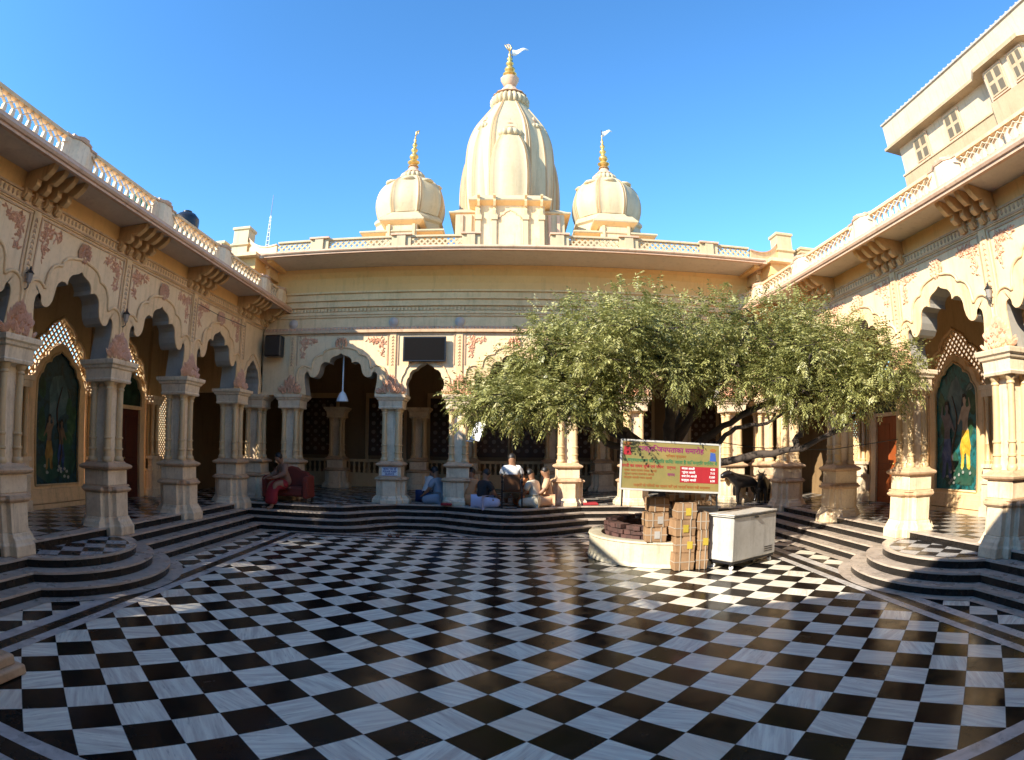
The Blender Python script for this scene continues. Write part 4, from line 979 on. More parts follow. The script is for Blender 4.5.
# ------------------------------------------------------------------ planter, tree
PX, PY, PR = 3.04, 11.6, 1.58
ped = paint('planter_plaster', (.58, .52, .38), (.46, .36, .22), .6, .6, 2)
pt = empty('round_planter', (PX, PY, 0), 'low round whitewashed masonry ring around the tree', 'planter')
MB().lathe([(PR + .03, .008), (PR + .02, .06), (PR, .08), (PR, .42), (PR + .02, .44), (PR + .01, .47), (PR - .20, .475), (PR - .24, .46), (PR - .24, .1)], (PX, PY), 72).build('ring_wall', ped, pt, smooth=40)
soil = plain('dark_soil', (.045, .025, .018), .95)
sm = MB(); rr_ = random.Random(3); n = 40; vs = [(PX, PY, .62)]; fs2 = []
for j, r0 in enumerate([.4, .75, 1.05, 1.34]):
    for k in range(n): a = 2 * PI * k / n; vs.append((PX + r0 * math.cos(a), PY + r0 * math.sin(a), [.58, .5, .42, .36][j] + rr_.uniform(-.04, .05)))
for k in range(n): fs2.append((0, 1 + k, 1 + (k + 1) % n))
for j in range(3):
    for k in range(n): a, b = 1 + j * n, 1 + (j + 1) * n; fs2.append((a + k, b + k, b + (k + 1) % n, a + (k + 1) % n))
sm.add(vs, fs2).build('soil', soil, pt, smooth=True)
# dark inner kerb of stacked bricks at the back left of the bed
brk = paint('old_brick', (.11, .05, .04), (.03, .018, .015), .8, .85, 6)
kb = MB(); r = random.Random(8)
for lay in range(3):
    for k in range(26):
        a = PI * .42 + (k + lay * .5) / 26 * PI * 1.05; rad = 1.16 + r.uniform(-.03, .03); cx_, cy_ = PX + rad * math.cos(a), PY + rad * math.sin(a)
        t = (-math.sin(a), math.cos(a)); u = (math.cos(a), math.sin(a)); L, W = .075, .12; z = .44 + lay * .09
        q = [(cx_ + t[0] * i * L + u[0] * j * W, cy_ + t[1] * i * L + u[1] * j * W) for i, j in ((-1, -1), (1, -1), (1, 1), (-1, 1))]
        if lay == 2 and r.random() < .35: continue
        kb.loft([(z + r.uniform(0, .01), q), (z + .08, q)])
kb.build('brick_kerb', brk, pt)

bark = paint('dark_bark', (.075, .055, .042), (.03, .022, .018), .6, .9, 7, .6)
tree = empty('spreading_tree', (PX, PY, .5), 'low spreading tree with feathery green crown growing from the round planter', 'tree')
def limb(P, r0, r1, seed, parent, name='limb', n=18):
    r = random.Random(seed); P = [Vector(p) for p in P]; Q = []
    for i in range(n):
        t = i / (n - 1) * (len(P) - 1); k = min(int(t), len(P) - 2); f = t - k
        p0, p1, p2, p3 = P[max(k - 1, 0)], P[k], P[k + 1], P[min(k + 2, len(P) - 1)]
        q = .5 * ((2 * p1) + (-p0 + p2) * f + (2 * p0 - 5 * p1 + 4 * p2 - p3) * f * f + (-p0 + 3 * p1 - 3 * p2 + p3) * f ** 3)
        q += Vector((r.uniform(-1, 1), r.uniform(-1, 1), r.uniform(-1, 1))) * (.035 if 0 < i < n - 1 else 0); Q.append(q)
    rad = [(r0 + (r1 - r0) * (i / (n - 1)) ** .8) * r.uniform(.88, 1.14) for i in range(n)]
    o = MB().tube([tuple(q) for q in Q], rad, 9).build(name, bark, parent, smooth=True)
    return o, Q
trunk, tq = limb([(PX + .05, PY, .45), (PX - .02, PY - .05, 1.0), (PX + .1, PY - .1, 1.55), (PX + .0, PY - .1, 2.1)], .27, .19, 1, tree, 'trunk', 12)
LIMBS = [
    ([(3.05, 11.5, 1.3), (3.6, 11.0, 1.75), (4.4, 10.3, 2.0), (5.2, 9.7, 2.15), (6.0, 9.0, 2.7), (6.6, 8.5, 3.0)], .10, .03),
    ([(3.1, 11.45, 1.7), (3.7, 11.1, 2.35), (4.3, 10.6, 2.75), (5.2, 10.0, 3.2), (6.0, 9.6, 3.4)], .10, .03),
    ([(5.0, 9.85, 2.12), (5.15, 9.7, 2.6), (5.35, 9.5, 3.1)], .075, .03),
    ([(3.0, 11.5, 1.9), (2.9, 11.0, 2.8), (2.7, 10.6, 3.5), (2.4, 10.2, 4.2)], .14, .04),
    ([(3.0, 11.5, 1.7), (2.2, 11.2, 2.3), (1.4, 10.9, 2.7), (.5, 10.6, 2.95), (-.2, 10.5, 2.9)], .12, .03),
    ([(3.0, 11.5, 1.5), (2.4, 11.1, 2.0), (1.7, 10.9, 2.2), (1.2, 10.7, 2.7), (.7, 10.5, 3.2)], .10, .03),
    ([(3.0, 11.6, 2.0), (3.4, 12.0, 2.8), (3.8, 12.3, 3.6), (4.0, 12.2, 4.2)], .12, .04),
    ([(3.0, 11.5, 2.0), (3.5, 10.8, 3.0), (3.9, 10.2, 3.8), (4.2, 9.8, 4.3)], .12, .04),
    ([(2.9, 11.4, 1.6), (2.0, 11.9, 2.4), (1.2, 12.0, 3.2), (.8, 11.8, 3.8)], .10, .03),
    ([(2.2, 11.2, 2.3), (1.9, 10.7, 2.5), (1.4, 10.3, 2.45), (.8, 10.1, 2.6)], .055, .02),
    ([(3.6, 11.0, 1.75), (3.9, 10.5, 2.4), (4.5, 9.9, 2.6), (5.0, 9.2, 3.0)], .06, .02),
]
for i, (P, r0, r1) in enumerate(LIMBS): limb(P, r0, r1, 20 + i, tree)
leafm, nt, b = new_mat('leaf_green')
oi = nd(nt, 'ShaderNodeAttribute', attribute_name='tint'); oi.attribute_type = 'GEOMETRY'
cc = ramp(nt, oi.outputs['Fac'], [(0, (.06, .065, .016)), (.3, (.19, .19, .05)), (.6, (.36, .35, .11)), (.85, (.54, .50, .20)), (1, (.66, .60, .32))])
nt.links.new(cc, b.inputs['Base Color']); b.inputs['Roughness'].default_value = .42
b.inputs['Transmission Weight'].default_value = 0
tr = nd(nt, 'ShaderNodeBsdfTranslucent'); nt.links.new(mixc(nt, .5, cc, (.36, .37, .08)), tr.inputs[0]); mx = nd(nt, 'ShaderNodeMixShader'); mx.inputs[0].default_value = .28
nt.links.new(b.outputs[0], mx.inputs[1]); nt.links.new(tr.outputs[0], mx.inputs[2]); nt.links.new(mx.outputs[0], nt.nodes['Material Output'].inputs[0])
# crown: leaf sprays spread through clumps
CL = []                                                     # (centre, radii, weight)
BL = [((2.2, 10.5, 4.05), (2.1, 1.6, .72), 30), ((4.2, 10.3, 4.05), (2.1, 1.6, .70), 30), ((.7, 10.6, 3.4), (1.25, 1.2, .58), 17), ((5.3, 9.5, 3.75), (1.3, 1.3, .52), 17), ((4.7, 9.9, 4.2), (1.1, .9, .45), 9),
      ((6.05, 8.4, 3.45), (.78, .7, .38), 9), ((3.3, 11.6, 4.1), (2.6, 1.2, .65), 13), ((1.3, 10.2, 3.85), (1.1, 1.0, .5), 11), ((-.35, 10.5, 2.95), (.78, .8, .36), 9), ((5.2, 9.3, 3.15), (1.2, .9, .34), 11),
      ((2.6, 10.1, 3.5), (2.0, 1.0, .30), 14), ((.8, 10.1, 2.95), (1.2, .8, .30), 11), ((4.0, 9.8, 3.4), (1.3, .9, .30), 9), ((5.9, 8.6, 3.1), (.8, .7, .28), 6)]
r = random.Random(11)
clumps = []
for c, rd, w in BL:
    for k in range(w * 3):
        v = Vector((r.gauss(0, 1), r.gauss(0, 1), r.gauss(0, 1))).normalized() * (r.random() ** .33)
        p = Vector((c[0] + v.x * rd[0], c[1] + v.y * rd[1], c[2] + v.z * rd[2])); clumps.append((p, r.uniform(.20, .42), r.uniform(-.26, .26)))
V = []; F = []; TINT = []
def spray(p, d, L, tint):
    """a drooping compound leaf: paired leaflets along a stalk"""
    d = Vector(d).normalized(); side = d.cross(Vector((0, 0, 1)));
    if side.length < .1: side = Vector((1, 0, 0))
    side.normalize(); q = Vector(p); n = 6; st = L / n
    for i in range(n):
        d = (d + Vector((0, 0, -.10))).normalized(); q = q + d * st
        for sg in ((-1, 1) if i < n - 1 else (0,)):
            ax = (d * .55 + side * sg * 1.0 + Vector((0, 0, -.25 + r.uniform(-.25, .15)))).normalized() if sg else d
            wv = ax.cross(side if abs(sg) < 1 else d).normalized(); wv = (wv.cross(ax) + wv * r.uniform(-.7, .7)).normalized()
            ll = r.uniform(.05, .085); ww = ll * .19
            o = len(V); V.extend([q, q + ax * ll * .45 + wv * ww, q + ax * ll - Vector((0, 0, ll * .12)), q + ax * ll * .45 - wv * ww]); F.append((o, o + 1, o + 2, o + 3)); TINT.append(tint + r.uniform(-.12, .12))
for p, cr_, tn in clumps:
    m = int(25 * (cr_ / .3) ** 2)
    for k in range(m):
        v = Vector((r.gauss(0, 1), r.gauss(0, 1), r.gauss(0, 1))).normalized() * (r.random() ** .4) * cr_
        pp = p + v * 1.0; out = v.normalized() + Vector((r.uniform(-.6, .6), r.uniform(-.6, .6), r.uniform(-.1, .5)))
        spray(pp, out, r.uniform(.16, .30), .48 + tn + r.uniform(-.28, .28))
# loose sprigs standing off the crown
for s0, s1 in [((1.2, 10.3, 4.2), (.85, 10.1, 4.75)), ((1.6, 10.2, 4.5), (1.7, 10.1, 5.15)), ((.2, 10.4, 3.5), (-.35, 10.3, 4.0)), ((4.3, 9.9, 4.6), (4.7, 9.8, 5.0)), ((3.4, 10, 4.7), (3.7, 9.9, 5.1)), ((6.5, 8.2, 3.4), (6.9, 7.9, 3.55)), ((2.3, 10.2, 4.6), (2.1, 10.1, 5.2)), ((-.3, 10.4, 2.9), (-.75, 10.3, 3.1)), ((5.4, 8.8, 2.8), (5.5, 8.7, 2.3)), ((1.0, 10.1, 2.9), (.9, 10, 2.45))]:
    a, b2 = Vector(s0), Vector(s1)
    for k in range(14):
        t = k / 13; spray(a.lerp(b2, t), (r.uniform(-1, 1), r.uniform(-1, 1), r.uniform(-.2, .8)), r.uniform(.12, .26), .6)
org = Vector((3.2, 10.4, 2.0)); me = bpy.data.meshes.new('crown'); me.from_pydata([tuple(v - org) for v in V], [], F); me.materials.append(leafm)
at = me.attributes.new('tint', 'FLOAT', 'FACE'); at.data.foreach_set('value', [max(0, min(1, t)) for t in TINT])
cw = bpy.data.objects.new('crown', me); COL.objects.link(cw); cw.location = org; WL[cw.name] = org; attach(cw, tree)
tw = MB(); r2 = random.Random(5)
for k in range(260):
    p = clumps[r2.randrange(len(clumps))][0]; e = p + Vector((r2.uniform(-.4, .4), r2.uniform(-.4, .4), r2.uniform(-.25, .25))); hub = min((q for P, _, _ in LIMBS for q in P[1:]), key=lambda q: (Vector(q) - p).length)
    h = Vector(hub); s_ = p.lerp(h, min(1, .9 / max(.01, (h - p).length))); md = s_.lerp(p, .5) + Vector((r2.uniform(-.1, .1), r2.uniform(-.1, .1), .06))
    tw.tube([tuple(s_), tuple(md), tuple(p), tuple(e)], [.016, .012, .009, .004], 4)
tw.build('twigs', bark, tree, recalc=False)

# ------------------------------------------------------------------ notice board, cartons, cabinet
bd = empty('notice_board', (2.35, 10.02, 1.2), 'large printed Hindi notice board leaning over the cartons in front of the tree', 'sign')
BO = Vector((1.74, 10.05, 2.29)); bx = Vector((1.80, -.10, -.10)); L_ = bx.length; bx.normalize(); bz = Vector((.0, .17, .98)).normalized(); bz = (bz - bx * bz.dot(bx)).normalized(); bn = bx.cross(bz)
TS = lambda s, d, z: tuple(BO + bx * s + bn * d + bz * z)       # s right, z up from the top left corner, d towards the viewer
HB_ = .87
flex = new_mat('printed_flex'); fm, nt, b = flex; co = objco(nt)
nt.links.new(mixc(nt, mapr(nt, noise_(nt, co, 1.4, 3), .4, .65, 0, 1), (.27, .20, .065), (.17, .16, .05)), b.inputs['Base Color']); b.inputs['Roughness'].default_value = .4
MB(TS).box(.02, L_ - .02, -.01, .01, -HB_ + .02, -.02).build('printed_sheet', fm, bd)
for a in [(0, .03, -HB_, 0), (L_ - .03, L_, -HB_, 0), (.03, L_ - .03, -.03, 0), (.03, L_ - .03, -HB_, -HB_ + .03)]: MB(TS).box(a[0], a[1], -.018, .02, a[2], a[3]).build('frame', paint('board_frame', (.50, .48, .44)) if 'board_frame' not in bpy.data.materials else bpy.data.materials['board_frame'], bd)
for x_ in (.05, L_ - .06): MB(TS).box(x_, x_ + .03, -.05, -.02, -HB_ - .28, -.05).build('leg', 'iron', bd)
text('भक्ति-जयपताका समारोह', TS, .90, -.19, .125, inkm, bd, d=.013)
text('श्रीधाम वृन्दावन', TS, .98, -.275, .06, inko, bd, d=.013)
text('सर्वसाधारण को सूचित किया जाता है कि मन्दिर परिसर में', TS, .93, -.38, .078, inkg, bd, d=.013)
text('आरती का समय सूची एवं नियम', TS, .38, -.475, .068, inkr, bd, d=.013)
for i, t_ in enumerate(['प्रातः काल दर्शन मंगला आरती', 'श्रृंगार दर्शन राजभोग आरती', 'सन्ध्या आरती शयन आरती']): text(t_, TS, .07, -.545 - i * .062, .05, inko, bd, d=.013, align='LEFT')
text('दर्शन', TS, .90, -.48, .07, inkr, bd, d=.013); text('समय', TS, .90, -.60, .07, inkm, bd, d=.013)
text('मन्दिर के नियमों का पालन करें एवं शान्ति बनाए रखें धन्यवाद', TS, .93, -.80, .062, inko, bd, d=.013)
rb = MB(TS).box(1.06, 1.76, .011, .014, -.70, -.42).build('red_table', inkr, bd)
for i, t_ in enumerate(['मंगला आरती', 'श्रृंगार आरती', 'राजभोग आरती', 'सन्ध्या आरती']):
    text(t_, TS, 1.09, -.475 - i * .066, .05, 'white', rb, d=.016, align='LEFT'); text(['4:30', '7:15', '12:00', '6:30'][i], TS, 1.70, -.475 - i * .066, .05, 'white', rb, d=.016, align='RIGHT')
for (a, c_, m1, m2, w_) in ((.12, -.15, inko, inkr, .07), (1.66, -.19, inko, inkb, .06)):
    MB(TS).prism([(a + w_ * math.cos(t), c_ + .07 + w_ * .5 * math.sin(t)) for t in [k * PI / 4 for k in range(8)]], .011, .014).build('printed_picture', m1, bd)
    MB(TS).prism([(a - w_, c_ - .12), (a + w_, c_ - .12), (a + w_ * .7, c_ + .02), (a - w_ * .8, c_ + .03)], .011, .0145).build('printed_picture', m2, bd)

card, nt, b = new_mat('carton_board'); co = objco(nt)
nt.links.new(mixc(nt, mapr(nt, noise_(nt, co, 5, 5), .4, .7, 0, .7), (.34, .20, .10), (.22, .125, .06)), b.inputs['Base Color']); b.inputs['Roughness'].default_value = .8
strap = plain('white_strap', (.40, .33, .25), .6); yl = plain('yellow_label', (.48, .35, .04), .6); lab = plain('paper_label', (.40, .37, .33), .6)
def carton(x, y, z, w, d, h, rot, label, sticker=None, seed=0):
    """closed carton with flaps, tape seam, straps and a label; front faces the courtyard"""
    r = random.Random(seed); c, s = math.cos(rot), math.sin(rot)
    T = lambda a, b_, e: (x + a * c - b_ * s, y + a * s + b_ * c, z + e)
    o = MB(T); j = .006
    q = lambda e, bl=0: [(-w / 2 - bl, -d / 2 - bl), (w / 2 + bl, -d / 2 - bl), (w / 2 + bl, d / 2 + bl), (-w / 2 - bl, d / 2 + bl)]
    root = empty('carton', (x, y, z), label, 'box', 'cartons piled by the planter')
    o.loft([(.002, q(0, -.004)), (h * .5, q(0, .006)), (h - .004, q(0, -.002))]).build('box_body', card, root, bevel=.008)
    MB(T).box(-w / 2, w / 2, -d / 2 + .0, -.003, h - .004, h + .002).box(-w / 2, w / 2, .003, d / 2, h - .004, h + .003).build('flap', card, root)
    for a in (-w * .24, w * .24): MB(T).box(a - .008, a + .008, -d / 2 - .012, d / 2 + .012, -.0 + .003, h + .006).build('strap', strap, root)
    MB(T).box(-w / 2 - .012, w / 2 + .012, -d / 2 - .010, d / 2 + .010, h * .5 - .007, h * .5 + .007).build('strap', strap, root)
    if sticker: MB(T).box(.02 * seed % .1 - .05, .02 * seed % .1 + .05, -d / 2 - .0145, -d / 2 - .012, h * .25, h * .25 + .13).build('label', yl if sticker == 'y' else lab, root)
    return root
B0 = [(2.87, 10.04), (2.90, 10.06), (2.86, 10.05), (2.91, 10.06)]
for i, (w_, h_, rt_, st, lb) in enumerate([(.37, .31, .05, None, 'carton standing on the floor under the notice board, lowest of the tall stack'), (.36, .29, -.06, 'y', 'carton with a round yellow sticker, second from the floor in the tall stack'), (.38, .29, .10, 'y', 'carton with a yellow label on its right, third from the floor in the tall stack'), (.35, .28, -.03, 'y', 'carton with a square yellow label at the top of the tall stack')]):
    carton(B0[i][0], B0[i][1], [0.001, .313, .606, .90][i], w_, .40, h_, rt_, lb, st, i + 3)
for i, (w_, h_, rt_, st, lb) in enumerate([(.21, .34, .0, None, 'narrow carton on the floor between the tall stack and the white cabinet'), (.20, .36, .04, 'y', 'narrow carton with yellow tape above the floor one, beside the white cabinet'), (.21, .30, -.05, None, 'narrow carton topping the slim stack beside the white cabinet')]):
    carton(3.22, 10.04, [.001, .344, .707][i], w_, .34, h_, rt_, lb, st, i + 11)
for i, (w_, h_, rt_, st, lb) in enumerate([(.38, .26, -.12, 'w', 'carton resting on the planter rim, lowest of its pile of two'), (.40, .25, .05, 'w', 'carton under the left end of the cartons row, on the planter rim pile')]):
    carton(2.44, 10.30, .477 + i * .265, w_, .34, h_, rt_, lb, st, i + 21)
for i, (x_, lb) in enumerate([(2.48, 'brown carton in the row directly under the board, leftmost'), (2.86, 'brown carton with a torn white label in the row directly under the board'), (3.24, 'brown carton in the row under the right corner of the board')]):
    carton(x_, 10.36, 1.19 if i else 1.01, .36, .34, .24, [.03, -.05, .02][i], lb, 'w' if i else None, i + 31)
carton(3.74, 11.55, .98, .55, .45, .42, .0, 'larger brown carton on a pale bin behind the white cabinet', 'w', 44)
pb = empty('pale_bin', (3.74, 11.55, .475), 'pale grey bin under the larger carton behind the white cabinet', 'bin'); 
MB().loft([(.46, [(3.74 + a, 11.55 + b_) for a, b_ in sq(.25)]), (.95, [(3.74 + a, 11.55 + b_) for a, b_ in sq(.29)]), (.975, [(3.74 + a, 11.55 + b_) for a, b_ in sq(.30)])]).build('bin_body', paint('bin_paint', (.62, .60, .52)), pb, bevel=.01)
MB().box(3.42, 4.06, 11.24, 11.86, .94, .968).build('rim', 'white', pb)

# white wheeled cabinet
cb_ = paint('cabinet_enamel', (.56, .54, .50), (.38, .35, .29), .6, .35, 2)
Pn = Vector((3.67, 9.55)); ux = Vector((1.18, .69)).normalized(); uy = Vector((-ux.y, ux.x)); CW, CD = 1.37, .56
TCb = lambda a, b_, z: (Pn.x + ux.x * a + uy.x * b_, Pn.y + ux.y * a + uy.y * b_, z)
cab = empty('metal_cabinet', TCb(CW / 2, CD / 2, 0), 'white enamelled chest cabinet on castors beside the cartons', 'cabinet')
MB(TCb).box(0, CW, 0, CD, .155, .955).build('cabinet_body', cb_, cab, bevel=.015)
MB(TCb).box(-.012, CW + .012, -.012, CD + .012, .957, .985).build('top', cb_, cab, bevel=.008)
MB(TCb).box(.02, CW - .02, .02, CD - .02, .11, .153).build('base_frame', 'black', cab)
MB(TCb).box(-.016, CW + .016, -.016, CD + .016, .925, .935).build('lid_seal', 'iron', cab)
MB(TCb).box(CW * .5 - .05, CW * .5 + .05, -.03, -.001, .88, .91).build('latch', 'iron', cab, bevel=.004)
for z_ in (.22, .26, .30): MB(TCb).box(CW * .72, CW * .92, -.004, -.001, z_, z_ + .015).build('vent_slot', 'black', cab)
for a in (.08, CW - .08):
    for b_ in (.07, CD - .07):
        w = MB(TCb).box(a - .035, a + .035, b_ - .02, b_ + .02, .06, .11).build('castor', 'iron', cab)
        MB(lambda p, q, r_: TCb(a + r_, b_ + p, .042 + q)).lathe([(.02, -.018), (.041, -.016), (.041, .016), (.02, .018)], (0, 0), 14).build('wheel', 'white', w, smooth=40)

# ------------------------------------------------------------------ skinned figures
def skin_mesh(chains):
    """chains: list of (points, radii); the first chain is the root; each chain is grown and joined into one mesh"""
    verts = []; edges = []; rad = []
    index = {}
    def vid(p, r_):
        k = tuple(round(c, 4) for c in p)
        if k in index: return index[k]
        index[k] = len(verts); verts.append(tuple(p)); rad.append(r_ if isinstance(r_, (tuple, list)) else (r_, r_)); return index[k]
    for pts, rs in chains:
        pv = None
        for p, r_ in zip(pts, rs):
            i = vid(p, r_)
            if pv is not None and pv != i: edges.append((pv, i))
            pv = i
    me = bpy.data.meshes.new('tmp'); me.from_pydata(verts, edges, []); o = bpy.data.objects.new('tmp', me); COL.objects.link(o)
    md = o.modifiers.new('s', 'SKIN'); md.use_smooth_shade = True; md.branch_smoothing = .6
    for i, v in enumerate(me.skin_vertices[0].data): v.radius = rad[i]; v.use_root = (i == 0)
    sb = o.modifiers.new('d', 'SUBSURF'); sb.levels = 2; sb.render_levels = 2
    bpy.context.view_layer.update(); out = bpy.data.meshes.new_from_object(o.evaluated_get(bpy.context.evaluated_depsgraph_get())); bpy.data.objects.remove(o); return out
def mesh_obj(name, me, mat, parent):
    me.materials.clear(); me.materials.append(M[mat] if isinstance(mat, str) else mat); me.name = name; me.shade_smooth()
    o = bpy.data.objects.new(name, me); COL.objects.link(o); WL[o.name] = Vector((0, 0, 0)); attach(o, parent); return o
def xf(loc, face):
    """local frame: +y is where the figure faces; face in radians about z"""
    c, s = math.cos(face), math.sin(face)
    return lambda p: (loc[0] + p[0] * c - p[1] * s, loc[1] + p[0] * s + p[1] * c, loc[2] + p[2])
def hand(W, dirn, side, r=.0):
    W = Vector(W); d = Vector(dirn).normalized(); s = Vector(side).normalized(); n = d.cross(s); out = [([W, W + d * .045, W + d * .085], [.022, (.035, .018), (.036, .016)])]
    for k, (o, L) in enumerate([(-.027, .07), (-.009, .08), (.009, .075), (.026, .058)]):
        b0 = W + d * .07 + s * o; out.append(([b0, b0 + d * L * .5 - n * .008, b0 + d * L * .82 - n * .028], [.010, .009, .007]))
    b0 = W + d * .02 - s * .02; out.append(([b0, b0 + d * .03 - s * .035, b0 + d * .055 - s * .045 - n * .01], [.012, .010, .008]))
    return out
def person(loc, face, pose, label, shirt, lower, hair='hair', lean=0, sleeves=True, turn=0, bare=False, scale=1.08, nm_low='dhoti', head_tilt=0, shawl=None):
    F = xf(loc, face); root = empty('person', loc, label, 'person')
    if pose == 'floor': hipz = .13; torso = .52; knees = [(-.33, .27, .10), (.33, .25, .12)]; feet = [(.10, .36, .06), (-.10, .30, .07)]
    elif pose == 'chair': hipz = .50; torso = .52; knees = [(-.12, .44, .50), (.12, .44, .50)]; feet = [(-.13, .46, .08), (.13, .46, .08)]
    elif pose == 'edge': hipz = .47; torso = .50; knees = [(-.12, .40, .50), (.14, .42, .48)]; feet = [(-.10, .50, -.08), (.14, .52, -.08)]
    hx = lean; hip = Vector((0, 0, hipz)); ch = Vector((0, hx * .55, hipz + torso * .68)); nk = Vector((0, hx * .9, hipz + torso + .02)); hd = nk + Vector((0, .035 + hx * .25, .125))
    S = [Vector((sx * .175, hx * .75, hipz + torso - .06)) for sx in (-1, 1)]
    E = [Vector((-.25, hx * .8 + .06, hipz + .24)), Vector((.25, hx * .8 + .06, hipz + .24))]
    H = [Vector((-.14, hx + .30, hipz + .16)), Vector((.14, hx + .31, hipz + .17))]
    if pose == 'floor': H = [Vector((-.20, hx * .5 + .30, .22)), Vector((.20, hx * .5 + .30, .23))]
    wp = lambda P: [F(tuple(Vector(p) * scale)) for p in P]
    chains = [(wp([hip, hip.lerp(ch, .5), ch, nk, hd - Vector((0, .02, .03)), hd + Vector((0, 0, .06))]), [(.18, .15), (.16, .125), (.185, .13), .07, (.098, .115), (.095, .112)])]
    for i, sx in enumerate((-1, 1)):
        chains.append((wp([ch, S[i], E[i], H[i]]), [(.185, .13), .072, .052, .034]))
        hp = Vector((sx * .10, .02, hipz)); k, ft = Vector(knees[i]), Vector(feet[i])
        toe = ft + (Vector((0, .14, -.02)) if pose != 'floor' else Vector((.10 * (-sx), .05, -.02)))
        chains.append((wp([hip, hp, k, ft, toe]), [(.18, .15), .12, .08, .052, .036]))
    me = skin_mesh([(p, [tuple(c * scale for c in (r_ if isinstance(r_, tuple) else (r_, r_))) for r_ in rs]) for p, rs in chains])
    bm = bmesh.new(); bm.from_mesh(me)
    parts = []
    for i in (0, 1):
        d = (H[i] - E[i]).normalized()
        for pts, rs in hand(H[i], d, Vector((1, 0, 0)).cross(d).cross(d) * -1 if False else Vector((1 if i == 0 else -1, 0, 0))): parts.append((wp(pts), rs))
    for pts, rs in parts:
        m2 = skin_mesh([(pts, rs)]); bm.from_mesh(m2); bpy.data.meshes.remove(m2)
    hdw = Vector(F(tuple(hd * scale)))
    # nose, eyes, mouth, ears on the head itself
    fwd = Vector(F((0, 1, 0))) - Vector(F((0, 0, 0))); rgt = Vector(F((1, 0, 0))) - Vector(F((0, 0, 0)))
    a = turn; f2 = fwd * math.cos(a) + rgt * math.sin(a); r2_ = rgt * math.cos(a) - fwd * math.sin(a)
    me.clear_geometry(); bm.to_mesh(me); bm.free()
    fb = MB(); 
    for o_ in (-.075, .075): fb.ball(tuple(hdw + r2_ * o_ + Vector((0, 0, .01))), .014, 6, 5, rz=.026)
    fb.ball(tuple(hdw + f2 * .088 + Vector((0, 0, .0))), .014, 6, 5, rz=.026)
    body = mesh_obj('body', me, 'skin', root)
    fb.build('face', 'skin', body, smooth=True)
    ey = MB(); [ey.ball(tuple(hdw + r2_ * o_ + f2 * .078 + Vector((0, 0, .025))), .009, 6, 4) for o_ in (-.03, .03)]; ey.ball(tuple(hdw + f2 * .08 + Vector((0, 0, -.045))), .014, 6, 4, rz=.005); ey.build('eyes_and_mouth', 'hair', body)
    # hair as a cap over crown and nape
    hb = MB(); c0 = hdw - f2 * .016 + Vector((0, 0, .022)); n1, n2 = 14, 9; vs = []; fs_ = []
    for i in range(n2 + 1):
        p = PI * .60 * i / n2
        for k in range(n1):
            a_ = 2 * PI * k / n1; d = Vector((math.cos(a_), math.sin(a_), 0)); back = max(0, -d.dot(f2)); pp = p * (1 + .40 * back - .25 * max(0, d.dot(f2)))
            vs.append(tuple(c0 + d * math.sin(pp) * .106 + Vector((0, 0, math.cos(pp) * .125))))
    for i in range(n2):
        for k in range(n1): j = (k + 1) % n1; fs_.append((i * n1 + k, (i + 1) * n1 + k, (i + 1) * n1 + j, i * n1 + j))
    ho = hb.add(vs, fs_).build('hair', hair, body, smooth=True, recalc=False); ho.modifiers.new('t', 'SOLIDIFY').thickness = .012
    # garments follow the body, a little larger
    if shirt:
        cs = [(wp([hip + Vector((0, 0, -.06)), hip.lerp(ch, .5), ch, nk - Vector((0, .01, .02))]), [(.225, .185), (.20, .155), (.22, .16), (.10, .09)])]
        for i in (0, 1): cs.append((wp([ch, S[i], S[i].lerp(E[i], .9 if sleeves else .45)] + ([E[i].lerp(H[i], .55)] if sleeves == 'long' else [])), [(.215, .155), .098, .085] + ([.062] if sleeves == 'long' else [])))
        mesh_obj('shirt', skin_mesh(cs), shirt, root)
    cs = []
    for i, sx in enumerate((-1, 1)):
        hp = Vector((sx * .10, .02, hipz)); k, ft = Vector(knees[i]), Vector(feet[i])
        cs.append((wp([hip, hp, k, k.lerp(ft, .85)]), [(.225, .185), .155, .12, .10]))
    if nm_low == 'sari': cs = [(wp([hip, Vector((0, .2, hipz)), Vector((0, .40, hipz - .04)), Vector((0, .46, .15)), Vector((0, .47, -.04))]), [(.225, .185), (.23, .16), (.22, .16), (.24, .17), (.27, .19)])]
    mesh_obj(nm_low, skin_mesh(cs), lower, root)
    if shawl:
        cs = [(wp([S[0] + Vector((0, -.04, .03)), ch + Vector((.0, .06, .02)), hip + Vector((.12, .10, .06)), hip + Vector((.22, .0, -.02))]), [(.10, .05), (.19, .08), (.16, .10), (.12, .05)])]
        mesh_obj('shawl', skin_mesh(cs), shawl, root)
    return root
cl = lambda n, c: plain(n, c, .8)
GZ2 = .586
white_c = cl('white_cotton', (.74, .72, .68)); lav = cl('pale_blue_cotton', (.50, .54, .72)); blk = cl('black_cotton', (.02, .02, .022)); crm = cl('cream_cotton', (.72, .64, .48)); saf = cl('saffron_cloth', (.62, .26, .10)); pea = cl('peach_cloth', (.70, .42, .24)); gry = cl('grey_blue_cloth', (.22, .27, .33)); brn = cl('brown_patterned_shawl', (.24, .13, .08)); redc = cl('deep_red_sari', (.30, .015, .02)); khk = cl('khaki_cloth', (.40, .34, .26)); dkb = cl('dark_blue_cloth', (.03, .05, .14))
person((-.04, 15.50, GZ2), 0, 'chair', 'person in a white shirt seen from behind on the dark chair facing the hall', white_c, khk, nm_low='trousers')
person((-.80, 15.30, GZ2), -.9, 'floor', 'person in black top and pale blue dhoti sitting on the floor left of the chair', blk, lav, lean=.10)
person((.62, 15.55, GZ2), 1.0, 'floor', 'person in cream cotton leaning forward on the floor right of the chair', crm, crm, lean=.16)
